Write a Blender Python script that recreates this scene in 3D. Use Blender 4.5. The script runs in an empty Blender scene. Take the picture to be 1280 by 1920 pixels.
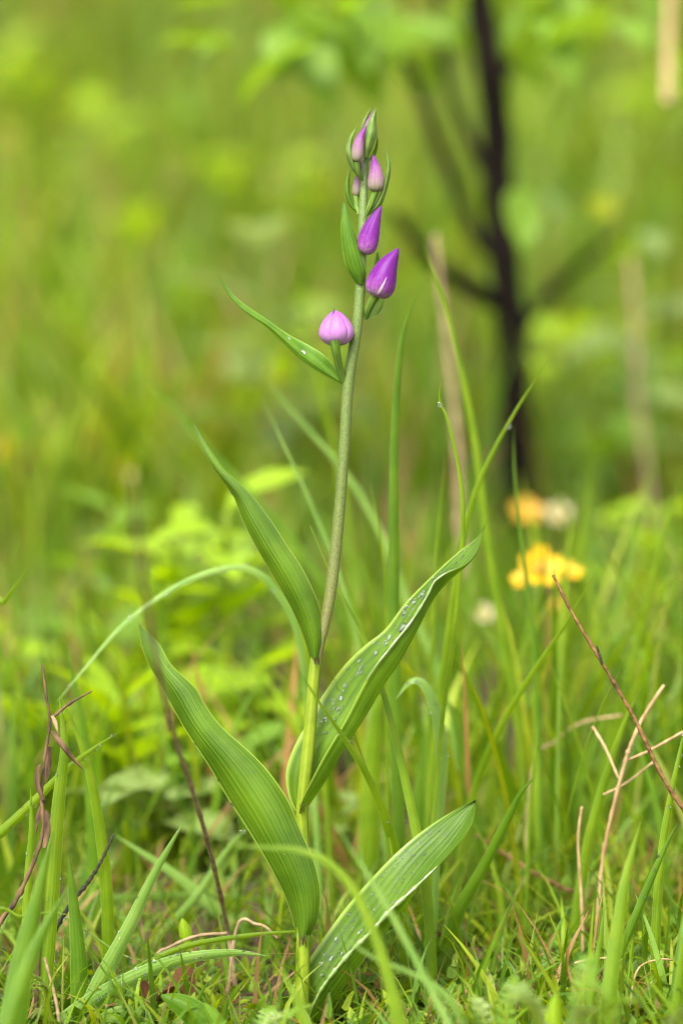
import bpy, math, random
import numpy as np
from mathutils import Vector, Matrix
R = math.radians
random.seed(7)
rng = np.random.default_rng(11)
scene = bpy.context.scene

# ------------------------------------------------------------------ camera, sky, sun, exposure
DIST, PITCH, PX = 1.2, R(10), 0.0002            # focus distance, downward tilt, metres per photo pixel at focus
CAM_Z = DIST * math.sin(PITCH) + 0.194 * math.cos(PITCH)
cam = bpy.data.cameras.new('camera')
cam_o = bpy.data.objects.new('camera', cam)
scene.collection.objects.link(cam_o)
scene.camera = cam_o
CAM = Vector((0, -DIST * math.cos(PITCH), CAM_Z))
cam_o.location = CAM
cam_o.rotation_euler = (R(90) - PITCH, 0, 0)
cam.sensor_fit = 'VERTICAL'
cam.sensor_height = 36
cam.lens = 18 / (0.192 / DIST)
cam.clip_start, cam.clip_end = 0.02, 500
cam.dof.use_dof = True
cam.dof.focus_distance = DIST
cam.dof.aperture_fstop = 4.3
cam.dof.aperture_blades = 9

w = bpy.data.worlds.new('World'); scene.world = w; w.use_nodes = True
nt = w.node_tree; nt.nodes.clear()
sky = nt.nodes.new('ShaderNodeTexSky'); sky.sky_type = 'NISHITA'; sky.sun_disc = False
SUN_EL, SUN_AZ = R(58), R(205)                  # azimuth measured like the sky texture's sun_rotation
sky.sun_elevation = SUN_EL; sky.sun_rotation = SUN_AZ
sky.air_density = 1.0; sky.dust_density = 4.0; sky.ozone_density = 1.0
hs = nt.nodes.new('ShaderNodeHueSaturation'); hs.inputs['Saturation'].default_value = 0.12   # overcast: grey sky
bg = nt.nodes.new('ShaderNodeBackground'); bg.inputs['Strength'].default_value = 0.10
wo = nt.nodes.new('ShaderNodeOutputWorld')
nt.links.new(sky.outputs[0], hs.inputs['Color']); nt.links.new(hs.outputs[0], bg.inputs['Color'])
nt.links.new(bg.outputs[0], wo.inputs['Surface'])
sun = bpy.data.lights.new('sun', 'SUN'); sun.energy = 1.5; sun.angle = R(16); sun.color = (1, .96, .88)
sun_o = bpy.data.objects.new('sun', sun); scene.collection.objects.link(sun_o)
sd = Vector((math.sin(SUN_AZ) * math.cos(SUN_EL), math.cos(SUN_AZ) * math.cos(SUN_EL), math.sin(SUN_EL)))
sun_o.rotation_euler = sd.to_track_quat('Z', 'Y').to_euler()
scene.view_settings.view_transform = 'Standard'
scene.view_settings.look = 'None'
scene.view_settings.exposure = 2.2
scene.view_settings.gamma = 1
scene.render.engine = 'CYCLES'
scene.cycles.use_denoising = True
scene.cycles.filter_width = 1.1
scene.cycles.max_bounces = 8
scene.cycles.transmission_bounces = 6
scene.cycles.caustics_reflective = False
scene.cycles.caustics_refractive = True
scene.cycles.sample_clamp_indirect = 4

# ------------------------------------------------------------------ measuring helpers
RIGHT = Vector((1, 0, 0)); UP = Vector((0, math.sin(PITCH), math.cos(PITCH))); FWD = Vector((0, math.cos(PITCH), -math.sin(PITCH)))
def P(px, py, d=0.0):
    """photo pixel + distance behind the plane of the orchid -> world point"""
    k = (DIST + d) / DIST * PX
    return CAM + FWD * (DIST + d) + RIGHT * ((px - 640) * k) - UP * ((py - 960) * k)
def px_size(d): return PX * (DIST + d) / DIST
def hill(x, y):
    r = np.maximum(0, y - 1.2)
    return 0.16 * r * r / (r + 0.6) + 0.0025 * np.sin(x * 41 + 1.3) * np.sin(y * 37) + 0.004 * np.sin(x * 9 + y * 7)
def ground_py(px, d):
    lo, hi = 700.0, 3200.0
    for _ in range(40):
        m = (lo + hi) / 2; p = P(px, m, d)
        if p.z > hill(p.x, p.y): lo = m
        else: hi = m
    return lo
def on_ground(px, d):
    return P(px, ground_py(px, d), d)

# ------------------------------------------------------------------ object helpers
C = scene.collection
def tag(o, label=None, cat=None, group=None, kind=None):
    if label: o['label'] = label
    if cat: o['category'] = cat
    if group: o['group'] = group
    if kind: o['kind'] = kind
    return o
def empty(name, loc, label, cat, group=None):
    o = bpy.data.objects.new(name, None); C.objects.link(o); o.location = loc; o.empty_display_size = .01
    return tag(o, label, cat, group)
def mesh(name, verts, faces, mat, uv=None, col=None, smooth=True):
    me = bpy.data.meshes.new(name)
    me.from_pydata([tuple(v) for v in verts], [], faces)
    if smooth: me.polygons.foreach_set('use_smooth', [True] * len(me.polygons))
    li = np.empty(len(me.loops), dtype=np.int32); me.loops.foreach_get('vertex_index', li)
    if uv is not None:
        lay = me.uv_layers.new(name='UVMap')
        lay.data.foreach_set('uv', np.asarray(uv, dtype=np.float32)[li].ravel())
    if col is not None:
        a = me.color_attributes.new('Col', 'FLOAT_COLOR', 'POINT')
        a.data.foreach_set('color', np.asarray(col, dtype=np.float32).ravel())
    me.materials.append(mat); me.update()
    return me
def obj(name, me, parent=None, world=True):
    """link; vertices given in world space are moved to the parent's origin"""
    o = bpy.data.objects.new(name, me); C.objects.link(o)
    if parent is not None:
        o.parent = parent
        if world: o.matrix_parent_inverse = world_of(parent).inverted()
    return o
def world_of(o):
    m = o.matrix_parent_inverse @ o.matrix_basis if o.parent else o.matrix_basis
    return world_of(o.parent) @ m if o.parent else m.copy()
def rooted(name, verts, faces, mat, base, **kw):
    """a mesh whose origin is at its base"""
    b = Vector(base)
    o = obj(name, mesh(name, [Vector(v) - b for v in verts], faces, mat, **kw)); o.location = b
    return o
def spline(pts, n=8):
    pts = [Vector(p) for p in pts]
    if len(pts) == 2: return [pts[0].lerp(pts[1], i / n) for i in range(n + 1)]
    ext = [pts[0] * 2 - pts[1]] + pts + [pts[-1] * 2 - pts[-2]]
    out = []
    for i in range(len(pts) - 1):
        a, b, c, d = ext[i:i + 4]
        for k in range(n):
            t = k / n
            out.append(.5 * ((2 * b) + (c - a) * t + (2 * a - 5 * b + 4 * c - d) * t * t + (3 * b - a - 3 * c + d) * t ** 3))
    out.append(pts[-1])
    return out
def resample(line, n):
    L = [0.0]
    for a, b in zip(line, line[1:]): L.append(L[-1] + (b - a).length)
    out = []; j = 0
    for i in range(n):
        s = L[-1] * i / (n - 1)
        while j < len(L) - 2 and L[j + 1] < s: j += 1
        f = (s - L[j]) / max(L[j + 1] - L[j], 1e-9)
        out.append(line[j].lerp(line[j + 1], min(max(f, 0), 1)))
    return out
def tube(line, radii, seg=10, cap=True):
    n = len(line); V, F, U = [], [], []
    ref = Vector((.3, -1, .1)).normalized()
    for i, p in enumerate(line):
        t = (line[min(i + 1, n - 1)] - line[max(i - 1, 0)]).normalized()
        a = t.cross(ref).normalized(); b = t.cross(a)
        for k in range(seg):
            th = 2 * math.pi * k / seg
            V.append(p + (a * math.cos(th) + b * math.sin(th)) * radii[i]); U.append((k / seg, i / (n - 1)))
    for i in range(n - 1):
        for k in range(seg):
            k2 = (k + 1) % seg
            F.append((i * seg + k, i * seg + k2, (i + 1) * seg + k2, (i + 1) * seg + k))
    if cap: F.append(tuple(range(seg - 1, -1, -1))); F.append(tuple((n - 1) * seg + k for k in range(seg)))
    return V, F, U
def taper(r0, r1, n, p=1.0): return [r0 + (r1 - r0) * (i / (n - 1)) ** p for i in range(n)]

# ------------------------------------------------------------------ materials
def mat_new(name):
    m = bpy.data.materials.new(name); m.use_nodes = True
    n = m.node_tree; n.nodes.clear()
    return m, n, n.nodes.new, n.links.new
def ramp(n, stops):
    r = n.nodes.new('ShaderNodeValToRGB'); e = r.color_ramp.elements
    while len(e) < len(stops): e.new(.5)
    for k, (p, c) in enumerate(stops): e[k].position = p; e[k].color = (*c, 1)
    return r
def foliage(name, dark, light, trans=.35, veins=10, rough=.38, edge=None, attr=False, bump=.35, tipc=None, nscale=60, spec=.28, vk=.085, warm=1.3):
    dark, light = [(c[0] * warm, c[1] * .95, c[2] * .8) for c in (dark, light)]
    """leaf: lengthwise veins across u, paler margin, mottled colour, light shining through"""
    m, n, N, L = mat_new(name)
    uv = N('ShaderNodeUVMap'); sep = N('ShaderNodeSeparateXYZ'); L(uv.outputs[0], sep.inputs[0])
    tc = N('ShaderNodeTexCoord')
    no = N('ShaderNodeTexNoise'); no.inputs['Scale'].default_value = nscale; no.inputs['Detail'].default_value = 4
    L(tc.outputs['Object'], no.inputs['Vector'])
    cr = ramp(n, [(.3, dark), (.7, light)])
    wob = N('ShaderNodeMath'); wob.operation = 'MULTIPLY_ADD'; wob.inputs[1].default_value = .35 / veins
    L(no.outputs[0], wob.inputs[0]); L(sep.outputs[0], wob.inputs[2])
    wv = N('ShaderNodeMath'); wv.operation = 'MULTIPLY'; wv.inputs[1].default_value = veins * 2 * math.pi
    L(wob.outputs[0], wv.inputs[0])
    sn = N('ShaderNodeMath'); sn.operation = 'SINE'; L(wv.outputs[0], sn.inputs[0])
    cx = N('ShaderNodeCombineXYZ'); um = N('ShaderNodeMath'); um.operation = 'MULTIPLY'; um.inputs[1].default_value = veins * 3.1; L(sep.outputs[0], um.inputs[0])
    vm = N('ShaderNodeMath'); vm.operation = 'MULTIPLY'; vm.inputs[1].default_value = 3.5; L(sep.outputs[1], vm.inputs[0])
    L(um.outputs[0], cx.inputs[0]); L(vm.outputs[0], cx.inputs[1])
    st = N('ShaderNodeTexNoise'); st.inputs['Scale'].default_value = 1; st.inputs['Detail'].default_value = 3; L(cx.outputs[0], st.inputs['Vector'])
    sn2 = N('ShaderNodeMath'); sn2.operation = 'MULTIPLY_ADD'; sn2.inputs[1].default_value = 6; sn2.inputs[2].default_value = -3; L(st.outputs[0], sn2.inputs[0])
    sm = N('ShaderNodeMath'); sm.operation = 'MULTIPLY_ADD'; sm.inputs[1].default_value = .85
    L(sn2.outputs[0], sm.inputs[0]); L(sn.outputs[0], sm.inputs[2])
    ad = N('ShaderNodeMath'); ad.operation = 'MULTIPLY_ADD'; ad.inputs[1].default_value = vk
    L(sm.outputs[0], ad.inputs[0]); L(no.outputs[0], ad.inputs[2])
    L(ad.outputs[0], cr.inputs[0])
    col = cr.outputs[0]
    if attr:
        at = N('ShaderNodeAttribute'); at.attribute_name = 'Col'
        mx = N('ShaderNodeMix'); mx.data_type = 'RGBA'; mx.blend_type = 'MULTIPLY'; mx.inputs[0].default_value = 1
        L(at.outputs['Color'], mx.inputs[6]); L(col, mx.inputs[7]); col = mx.outputs[2]
    if edge:
        ab = N('ShaderNodeMath'); ab.operation = 'SUBTRACT'; ab.inputs[1].default_value = .5; L(sep.outputs[0], ab.inputs[0])
        ab2 = N('ShaderNodeMath'); ab2.operation = 'ABSOLUTE'; L(ab.outputs[0], ab2.inputs[0])
        mr = N('ShaderNodeMapRange'); mr.inputs[1].default_value = .465; mr.inputs[2].default_value = .5
        L(ab2.outputs[0], mr.inputs[0])
        mx = N('ShaderNodeMix'); mx.data_type = 'RGBA'; L(mr.outputs[0], mx.inputs[0]); L(col, mx.inputs[6]); mx.inputs[7].default_value = (*edge, 1)
        col = mx.outputs[2]
    if tipc:      # (colour, start, end) along v
        mr = N('ShaderNodeMapRange'); mr.inputs[1].default_value = tipc[1]; mr.inputs[2].default_value = tipc[2]
        L(sep.outputs[1], mr.inputs[0])
        mx = N('ShaderNodeMix'); mx.data_type = 'RGBA'; L(mr.outputs[0], mx.inputs[0]); L(col, mx.inputs[6]); mx.inputs[7].default_value = (*tipc[0], 1)
        col = mx.outputs[2]
    bs = N('ShaderNodeBsdfPrincipled'); bs.inputs['Roughness'].default_value = rough
    bs.inputs['Specular IOR Level'].default_value = spec
    L(col, bs.inputs['Base Color'])
    bp = N('ShaderNodeBump'); bp.inputs['Strength'].default_value = bump; bp.inputs['Distance'].default_value = .0006
    L(ad.outputs[0], bp.inputs['Height']); L(bp.outputs[0], bs.inputs['Normal'])
    tr = N('ShaderNodeBsdfTranslucent')
    hsv = N('ShaderNodeHueSaturation'); hsv.inputs['Hue'].default_value = .487; hsv.inputs['Saturation'].default_value = 1.05; hsv.inputs['Value'].default_value = 1.7
    L(col, hsv.inputs['Color']); L(hsv.outputs[0], tr.inputs['Color'])
    ms = N('ShaderNodeMixShader'); ms.inputs[0].default_value = trans
    L(bs.outputs[0], ms.inputs[1]); L(tr.outputs[0], ms.inputs[2])
    o = N('ShaderNodeOutputMaterial'); L(ms.outputs[0], o.inputs[0])
    return m
def simple(name, c1, c2, scale=80, rough=.7, stretch=(1, 1, 1), bump=.3, coord='Object', spec=.3, dist=.001):
    m, n, N, L = mat_new(name)
    tc = N('ShaderNodeTexCoord'); mp = N('ShaderNodeMapping'); mp.inputs['Scale'].default_value = stretch
    L(tc.outputs[coord], mp.inputs[0])
    no = N('ShaderNodeTexNoise'); no.inputs['Scale'].default_value = scale; no.inputs['Detail'].default_value = 5
    L(mp.outputs[0], no.inputs['Vector'])
    cr = ramp(n, [(.32, c1), (.68, c2)]); L(no.outputs[0], cr.inputs[0])
    bs = N('ShaderNodeBsdfPrincipled'); bs.inputs['Roughness'].default_value = rough; bs.inputs['Specular IOR Level'].default_value = spec
    L(cr.outputs[0], bs.inputs['Base Color'])
    bp = N('ShaderNodeBump'); bp.inputs['Strength'].default_value = bump; bp.inputs['Distance'].default_value = dist
    L(no.outputs[0], bp.inputs['Height']); L(bp.outputs[0], bs.inputs['Normal'])
    o = N('ShaderNodeOutputMaterial'); L(bs.outputs[0], o.inputs[0])
    return m
def petal_mat(name, stops, trans=.35, vein=.13):
    m, n, N, L = mat_new(name)
    uv = N('ShaderNodeUVMap'); sep = N('ShaderNodeSeparateXYZ'); L(uv.outputs[0], sep.inputs[0])
    tc = N('ShaderNodeTexCoord'); no = N('ShaderNodeTexNoise'); no.inputs['Scale'].default_value = 700; no.inputs['Detail'].default_value = 3
    L(tc.outputs['Object'], no.inputs['Vector'])
    cx = N('ShaderNodeCombineXYZ'); um = N('ShaderNodeMath'); um.operation = 'MULTIPLY'; um.inputs[1].default_value = 17; L(sep.outputs[0], um.inputs[0])
    vm = N('ShaderNodeMath'); vm.operation = 'MULTIPLY'; vm.inputs[1].default_value = 2.2; L(sep.outputs[1], vm.inputs[0])
    L(um.outputs[0], cx.inputs[0]); L(vm.outputs[0], cx.inputs[1])
    st = N('ShaderNodeTexNoise'); st.inputs['Scale'].default_value = 1; st.inputs['Detail'].default_value = 4; L(cx.outputs[0], st.inputs['Vector'])
    sn = N('ShaderNodeMath'); sn.operation = 'MULTIPLY_ADD'; sn.inputs[1].default_value = 5; sn.inputs[2].default_value = -2.5; L(st.outputs[0], sn.inputs[0])
    ad = N('ShaderNodeMath'); ad.operation = 'MULTIPLY_ADD'; ad.inputs[1].default_value = vein * .6
    L(sn.outputs[0], ad.inputs[0]); L(sep.outputs[1], ad.inputs[2])
    ad2 = N('ShaderNodeMath'); ad2.operation = 'MULTIPLY_ADD'; ad2.inputs[1].default_value = .35
    sb = N('ShaderNodeMath'); sb.operation = 'SUBTRACT'; sb.inputs[1].default_value = .5; L(no.outputs[0], sb.inputs[0])
    L(sb.outputs[0], ad2.inputs[0]); L(ad.outputs[0], ad2.inputs[2])
    cr = ramp(n, stops); L(ad2.outputs[0], cr.inputs[0])
    bs = N('ShaderNodeBsdfPrincipled'); bs.inputs['Roughness'].default_value = .5; bs.inputs['Specular IOR Level'].default_value = .3
    bs.inputs['Sheen Weight'].default_value = .1; bs.inputs['Sheen Roughness'].default_value = .4
    L(cr.outputs[0], bs.inputs['Base Color'])
    bp = N('ShaderNodeBump'); bp.inputs['Strength'].default_value = .35; bp.inputs['Distance'].default_value = .0004
    L(ad2.outputs[0], bp.inputs['Height']); L(bp.outputs[0], bs.inputs['Normal'])
    tr = N('ShaderNodeBsdfTranslucent'); L(cr.outputs[0], tr.inputs['Color'])
    ms = N('ShaderNodeMixShader'); ms.inputs[0].default_value = trans
    L(bs.outputs[0], ms.inputs[1]); L(tr.outputs[0], ms.inputs[2])
    o = N('ShaderNodeOutputMaterial'); L(ms.outputs[0], o.inputs[0])
    return m

M = {}
M['leaf'] = foliage('orchid_leaf', (.035, .108, .006), (.085, .215, .014), trans=.33, veins=13, vk=.075, edge=(.30, .42, .06), bump=.6, nscale=45, rough=.36)
M['leaf_low'] = foliage('orchid_leaf_dark_tip', (.033, .102, .006), (.08, .205, .014), trans=.30, veins=15, vk=.075, edge=(.30, .42, .07), bump=.6, nscale=45, tipc=((.02, .008, .004), .985, .996), rough=.36)
M['bract'] = foliage('bract', (.05, .15, .010), (.10, .24, .022), trans=.35, warm=1.15, veins=5, edge=(.22, .36, .08), bump=.5, nscale=120)
M['bract_pale'] = foliage('bract_pale', (.10, .20, .035), (.19, .30, .08), trans=.35, warm=1.0, veins=4, edge=(.28, .38, .14), bump=.3, nscale=300, rough=.5)
M['blade'] = foliage('grass_blade_fresh', (.085, .215, .011), (.145, .30, .018), trans=.45, veins=5, edge=(.30, .45, .08), bump=.5)
M['blade_dark'] = foliage('grass_blade_deep', (.050, .155, .009), (.088, .22, .015), trans=.40, veins=5, edge=(.20, .36, .05), bump=.5)
M['blade_pale'] = foliage('grass_blade_pale', (.12, .26, .045), (.20, .34, .08), trans=.40, warm=1.05, veins=5, edge=(.36, .5, .2), bump=.4)
M['blade_dry'] = foliage('grass_blade_dry', (.33, .22, .11), (.55, .42, .24), trans=.25, veins=4, bump=.5, rough=.7)
M['meadow'] = foliage('meadow_blades', (.62, .62, .62), (1., 1., 1.), trans=.45, veins=2, attr=True, bump=.0, rough=.5, spec=.3)
M['herb'] = foliage('herb_leaf', (.12, .29, .010), (.22, .42, .02), trans=.45, veins=3, bump=.3, rough=.45)
M['herb_mid'] = foliage('herb_leaf_mid', (.07, .20, .015), (.13, .30, .03), trans=.45, veins=3, bump=.3, rough=.45)
M['herb_glaucous'] = foliage('herb_leaf_glaucous', (.10, .22, .06), (.18, .31, .10), trans=.35, veins=3, bump=.3, rough=.5)
M['sap_leaf'] = foliage('sapling_leaf', (.08, .22, .015), (.15, .33, .035), trans=.45, veins=3, bump=.3, rough=.4)
M['moss'] = foliage('moss', (.5, .5, .5), (1, 1, 1), trans=.35, veins=1, attr=True, bump=0, rough=.6)
M['soil'] = simple('soil', (.022, .014, .008), (.10, .062, .036), scale=55, rough=.95, bump=.9, dist=.01)
M['bark'] = simple('sapling_bark', (.004, .003, .0025), (.014, .010, .008), scale=90, rough=.95, stretch=(1, 1, .25), bump=.8, dist=.003, spec=.03)
M['twig'] = simple('twig_brown', (.05, .022, .006), (.22, .115, .035), scale=350, rough=.75, bump=.7)
M['withered'] = simple('withered_brown', (.022, .011, .006), (.15, .085, .04), scale=300, rough=.8, stretch=(1, 1, .3), bump=.8)
M['blackstalk'] = simple('black_stalk', (.006, .006, .004), (.04, .035, .02), scale=500, rough=.7, bump=.8)
M['straw'] = simple('straw', (.20, .11, .04), (.46, .33, .17), scale=260, rough=.7, stretch=(1, 1, .2), bump=.5)
M['stalk'] = simple('dry_stalk', (.16, .10, .055), (.34, .25, .13), scale=200, rough=.85, bump=.6)
M['litter'] = simple('leaf_litter', (.07, .022, .008), (.22, .10, .045), scale=40, rough=.85, bump=.6)
M['yellow'] = petal_mat('yellow_petal', [(0, (.5, .22, .005)), (.5, (.6, .36, .005)), (1, (.62, .42, .01))], trans=.3)
M['orange'] = petal_mat('orange_petal', [(0, (.42, .19, .012)), (1, (.5, .29, .03))], trans=.3)
M['lime'] = petal_mat('lime_petal', [(0, (.30, .36, .01)), (1, (.42, .44, .01))], trans=.4)
M['cream'] = petal_mat('cream_petal', [(0, (.42, .35, .15)), (1, (.5, .45, .26))], trans=.3)
PALE, LIL, PUR, DEEP = (.56, .46, .36), (.56, .24, .56), (.36, .052, .50), (.24, .02, .36)
M['bud'] = petal_mat('bud_violet', [(.0, (.40, .25, .34)), (.14, (.28, .065, .31)), (.38, (.17, .009, .235)), (1, (.13, .005, .20))])
M['bud_pale'] = petal_mat('bud_pale', [(.0, (.22, .24, .08)), (.18, (.30, .23, .20)), (.5, (.30, .13, .26)), (.8, (.22, .03, .26)), (1, (.18, .015, .24))])
M['bud_open'] = petal_mat('bud_open', [(.0, (.50, .32, .46)), (.3, (.46, .21, .48)), (1, (.34, .09, .40))])
M['white'] = petal_mat('bud_white', [(0, (.60, .54, .50)), (.4, (.5, .36, .5)), (1, (.4, .2, .4))])
def stem_material():
    m, n, N, L = mat_new('orchid_stem')
    uv = N('ShaderNodeUVMap'); sep = N('ShaderNodeSeparateXYZ'); L(uv.outputs[0], sep.inputs[0])
    cr = ramp(n, [(.0, (.16, .30, .02)), (.36, (.13, .25, .016)), (.40, (.17, .155, .05)), (.46, (.14, .135, .035)), (.6, (.085, .12, .015)), (.8, (.10, .16, .025)), (1, (.13, .19, .055))])
    tc = N('ShaderNodeTexCoord'); no = N('ShaderNodeTexNoise'); no.inputs['Scale'].default_value = 1500; no.inputs['Detail'].default_value = 2
    L(tc.outputs['Object'], no.inputs['Vector']); L(sep.outputs[1], cr.inputs[0])
    mx = N('ShaderNodeMix'); mx.data_type = 'RGBA'; mx.blend_type = 'OVERLAY'; mx.inputs[0].default_value = .8
    L(cr.outputs[0], mx.inputs[6]); L(no.outputs[0], mx.inputs[7])
    bs = N('ShaderNodeBsdfPrincipled'); bs.inputs['Roughness'].default_value = .5
    bs.inputs['Subsurface Weight'].default_value = .25; bs.inputs['Subsurface Radius'].default_value = (.002, .003, .0005); bs.inputs['Subsurface Scale'].default_value = .6
    L(mx.outputs[2], bs.inputs['Base Color'])
    bp = N('ShaderNodeBump'); bp.inputs['Strength'].default_value = .5; bp.inputs['Distance'].default_value = .0004
    L(no.outputs[0], bp.inputs['Height']); L(bp.outputs[0], bs.inputs['Normal'])
    o = N('ShaderNodeOutputMaterial'); L(bs.outputs[0], o.inputs[0])
    return m
M['wet'] = foliage('painted_wet_sheen', (.14, .24, .06), (.24, .33, .13), trans=.2, veins=2, vk=.04, bump=.2, rough=.1, spec=1.0, nscale=400, warm=1.0)  # pale base colour carries the bright water sheen of the rolled margin
M['stem'] = stem_material()
M['ovary'] = foliage('ovary', (.05, .13, .012), (.20, .33, .06), trans=.15, warm=1.0, veins=6, bump=1.0, nscale=20)
M['sheath'] = foliage('sheath', (.13, .21, .012), (.24, .33, .025), trans=.25, warm=1.0, veins=6, bump=.8, nscale=90)
M['hair'] = foliage('hair', (.28, .31, .17), (.38, .4, .25), trans=.5, warm=1.0, veins=1, bump=0, rough=.6)
def water():
    """bead of water: mostly clear, mirror-like towards its rim, a little bending of what lies behind"""
    m, n, N, L = mat_new('water')
    tr = N('ShaderNodeBsdfTransparent'); gs = N('ShaderNodeBsdfGlass'); gs.inputs['IOR'].default_value = 1.33; gs.inputs['Roughness'].default_value = .02
    gl = N('ShaderNodeBsdfGlossy'); gl.inputs['Roughness'].default_value = .06
    m1 = N('ShaderNodeMixShader'); m1.inputs[0].default_value = .22; L(tr.outputs[0], m1.inputs[1]); L(gs.outputs[0], m1.inputs[2])
    fr = N('ShaderNodeFresnel'); fr.inputs['IOR'].default_value = 1.45
    m2 = N('ShaderNodeMixShader'); L(fr.outputs[0], m2.inputs[0]); L(m1.outputs[0], m2.inputs[1]); L(gl.outputs[0], m2.inputs[2])
    o = N('ShaderNodeOutputMaterial'); L(m2.outputs[0], o.inputs[0])
    return m
M['water'] = water()

# ------------------------------------------------------------------ ground: one sheet, flat round the orchid, a meadow bank behind
xs = np.concatenate([-np.geomspace(60, 1.6, 18), np.linspace(-1.5, 1.5, 61), np.geomspace(1.6, 60, 18)])
ys = np.concatenate([np.linspace(-6, -.7, 10), np.linspace(-.6, 4, 93), np.geomspace(4.2, 160, 26)])
X, Y = np.meshgrid(xs, ys); Z = hill(X, Y)
nx, ny = len(xs), len(ys)
gv = np.stack([X.ravel(), Y.ravel(), Z.ravel()], 1)
gf = [(j * nx + i, j * nx + i + 1, (j + 1) * nx + i + 1, (j + 1) * nx + i) for j in range(ny - 1) for i in range(nx - 1)]
tag(obj('ground', mesh('ground', gv, gf, M['soil'])), kind='structure')

# ------------------------------------------------------------------ meadow grass too dense to count
def blades_mesh(name, base, height, width, lean, az, bend, colors, mat, segs=4):
    """many narrow curved blades, folded along the middle, in one mesh (numpy)"""
    n = len(base); t = np.linspace(0, 1, segs + 1)
    ca, sa = np.cos(az), np.sin(az)
    ang = lean[:, None] + bend[:, None] * t[None] ** 1.3
    ds = height[:, None] / segs
    hx = np.concatenate([np.zeros((n, 1)), np.cumsum(np.sin(ang[:, :-1]) * ds, 1)], 1)
    hz = np.concatenate([np.zeros((n, 1)), np.cumsum(np.cos(ang[:, :-1]) * ds, 1)], 1)
    cx = base[:, 0:1] + hx * ca[:, None]; cy = base[:, 1:2] + hx * sa[:, None]; cz = base[:, 2:3] + hz - .004
    wt = width[:, None] * np.clip(1.25 * (1 - t[None] ** 2.2), .04, 1)
    tw = rng.uniform(-1.2, 1.2, n)[:, None] + rng.uniform(-.8, .8, n)[:, None] * t
    sxv, syv = -np.sin(az[:, None] + tw), np.cos(az[:, None] + tw)
    fold = wt * .18
    V = np.empty((n, segs + 1, 3, 3))
    V[:, :, 0] = np.stack([cx - sxv * wt / 2, cy - syv * wt / 2, cz + fold], -1)
    V[:, :, 1] = np.stack([cx, cy, cz], -1)
    V[:, :, 2] = np.stack([cx + sxv * wt / 2, cy + syv * wt / 2, cz + fold], -1)
    U = np.empty((n, segs + 1, 3, 2)); U[..., 0] = np.array([0, .5, 1]); U[..., 1] = t[None, :, None]
    idx = np.arange(n * (segs + 1) * 3).reshape(n, segs + 1, 3)
    F = np.stack([idx[:, :-1, :-1], idx[:, :-1, 1:], idx[:, 1:, 1:], idx[:, 1:, :-1]], -1).reshape(-1, 4)
    col = np.repeat(colors, (segs + 1) * 3, 0)
    me = bpy.data.meshes.new(name)
    nv, nf = n * (segs + 1) * 3, len(F)
    me.vertices.add(nv); me.vertices.foreach_set('co', V.ravel())
    me.loops.add(nf * 4); me.loops.foreach_set('vertex_index', F.ravel().astype(np.int32))
    me.polygons.add(nf); me.polygons.foreach_set('loop_start', np.arange(0, nf * 4, 4, dtype=np.int32))
    me.polygons.foreach_set('use_smooth', np.ones(nf, bool))
    me.update(calc_edges=True)
    lay = me.uv_layers.new(name='UVMap'); lay.data.foreach_set('uv', U.reshape(-1, 2)[F.ravel()].astype(np.float32).ravel())
    a = me.color_attributes.new('Col', 'FLOAT_COLOR', 'POINT'); a.data.foreach_set('color', np.concatenate([col, np.ones((len(col), 1))], 1).astype(np.float32).ravel())
    me.materials.append(mat)
    return me
PAL = np.array([(.085, .24, .010), (.13, .30, .012), (.18, .34, .016), (.062, .19, .012), (.10, .26, .03), (.26, .22, .10), (.16, .27, .06)])
def palette(n, w, patch):
    k = rng.choice(len(PAL), n, p=np.array(w) / sum(w))
    c = PAL[k] * rng.uniform(.75, 1.2, (n, 1))
    return c * patch
def patchy(x, y):
    """slow drift of the sward's own colour: lusher and yellower patches"""
    a = .5 + .5 * np.sin(x * 7.1 + 1.7 * np.sin(y * 3.3)) * np.sin(y * 5.3 + 2.1 * np.sin(x * 4.1) + .6)
    return np.stack([.8 + .5 * a, .85 + .3 * a, .9 + .1 * a], 1)
def scatter(n, y0, y1, half0, half1, p=1.0):
    y = y0 + (y1 - y0) * rng.random(n) ** p
    h = half0 + (half1 - half0) * (y - y0) / (y1 - y0)
    x = rng.uniform(-1, 1, n) * h
    return np.stack([x, y, hill(x, y)], 1)
def sward(name, label, b, hmin, hmax, wmin, wmax, wts, leanmax=.5, bendmax=1.2, mat='meadow', segs=4):
    n = len(b)
    tall = .6 + .8 * (.5 + .5 * np.sin(b[:, 0] * 6 + 1) * np.sin(b[:, 1] * 4 + b[:, 0] * 3))
    me = blades_mesh(name, b, rng.uniform(hmin, hmax, n) * tall, rng.uniform(wmin, wmax, n), rng.uniform(0, leanmax, n),
                     rng.uniform(0, 2 * math.pi, n), rng.uniform(.1, bendmax, n), palette(n, wts, patchy(b[:, 0], b[:, 1])), M[mat], segs)
    return tag(obj(name, me), label, 'grass', kind='stuff')
W = [4, 5, 4, 3, 3, 2, 2]
b = scatter(15000, .75, 5.0, .62, 1.5)
sward('meadow_grass', 'blurred green and straw meadow grass covering the bank behind the orchid', b, .08, .24, .003, .009, W)
b = scatter(9000, 5.0, 16., 1.7, 5.0)
sward('bank_grass', 'far green grass up the slope of the bank', b, .15, .4, .01, .03, W, segs=3)
b = scatter(3600, .14, .80, .40, .66)
sward('thin_grass', 'thin soft green grass between the orchid and the sapling', b, .04, .115, .0018, .0045, [4, 5, 3, 4, 3, 1.5, 1])
b = scatter(5200, -.10, .20, .30, .36)
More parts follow.
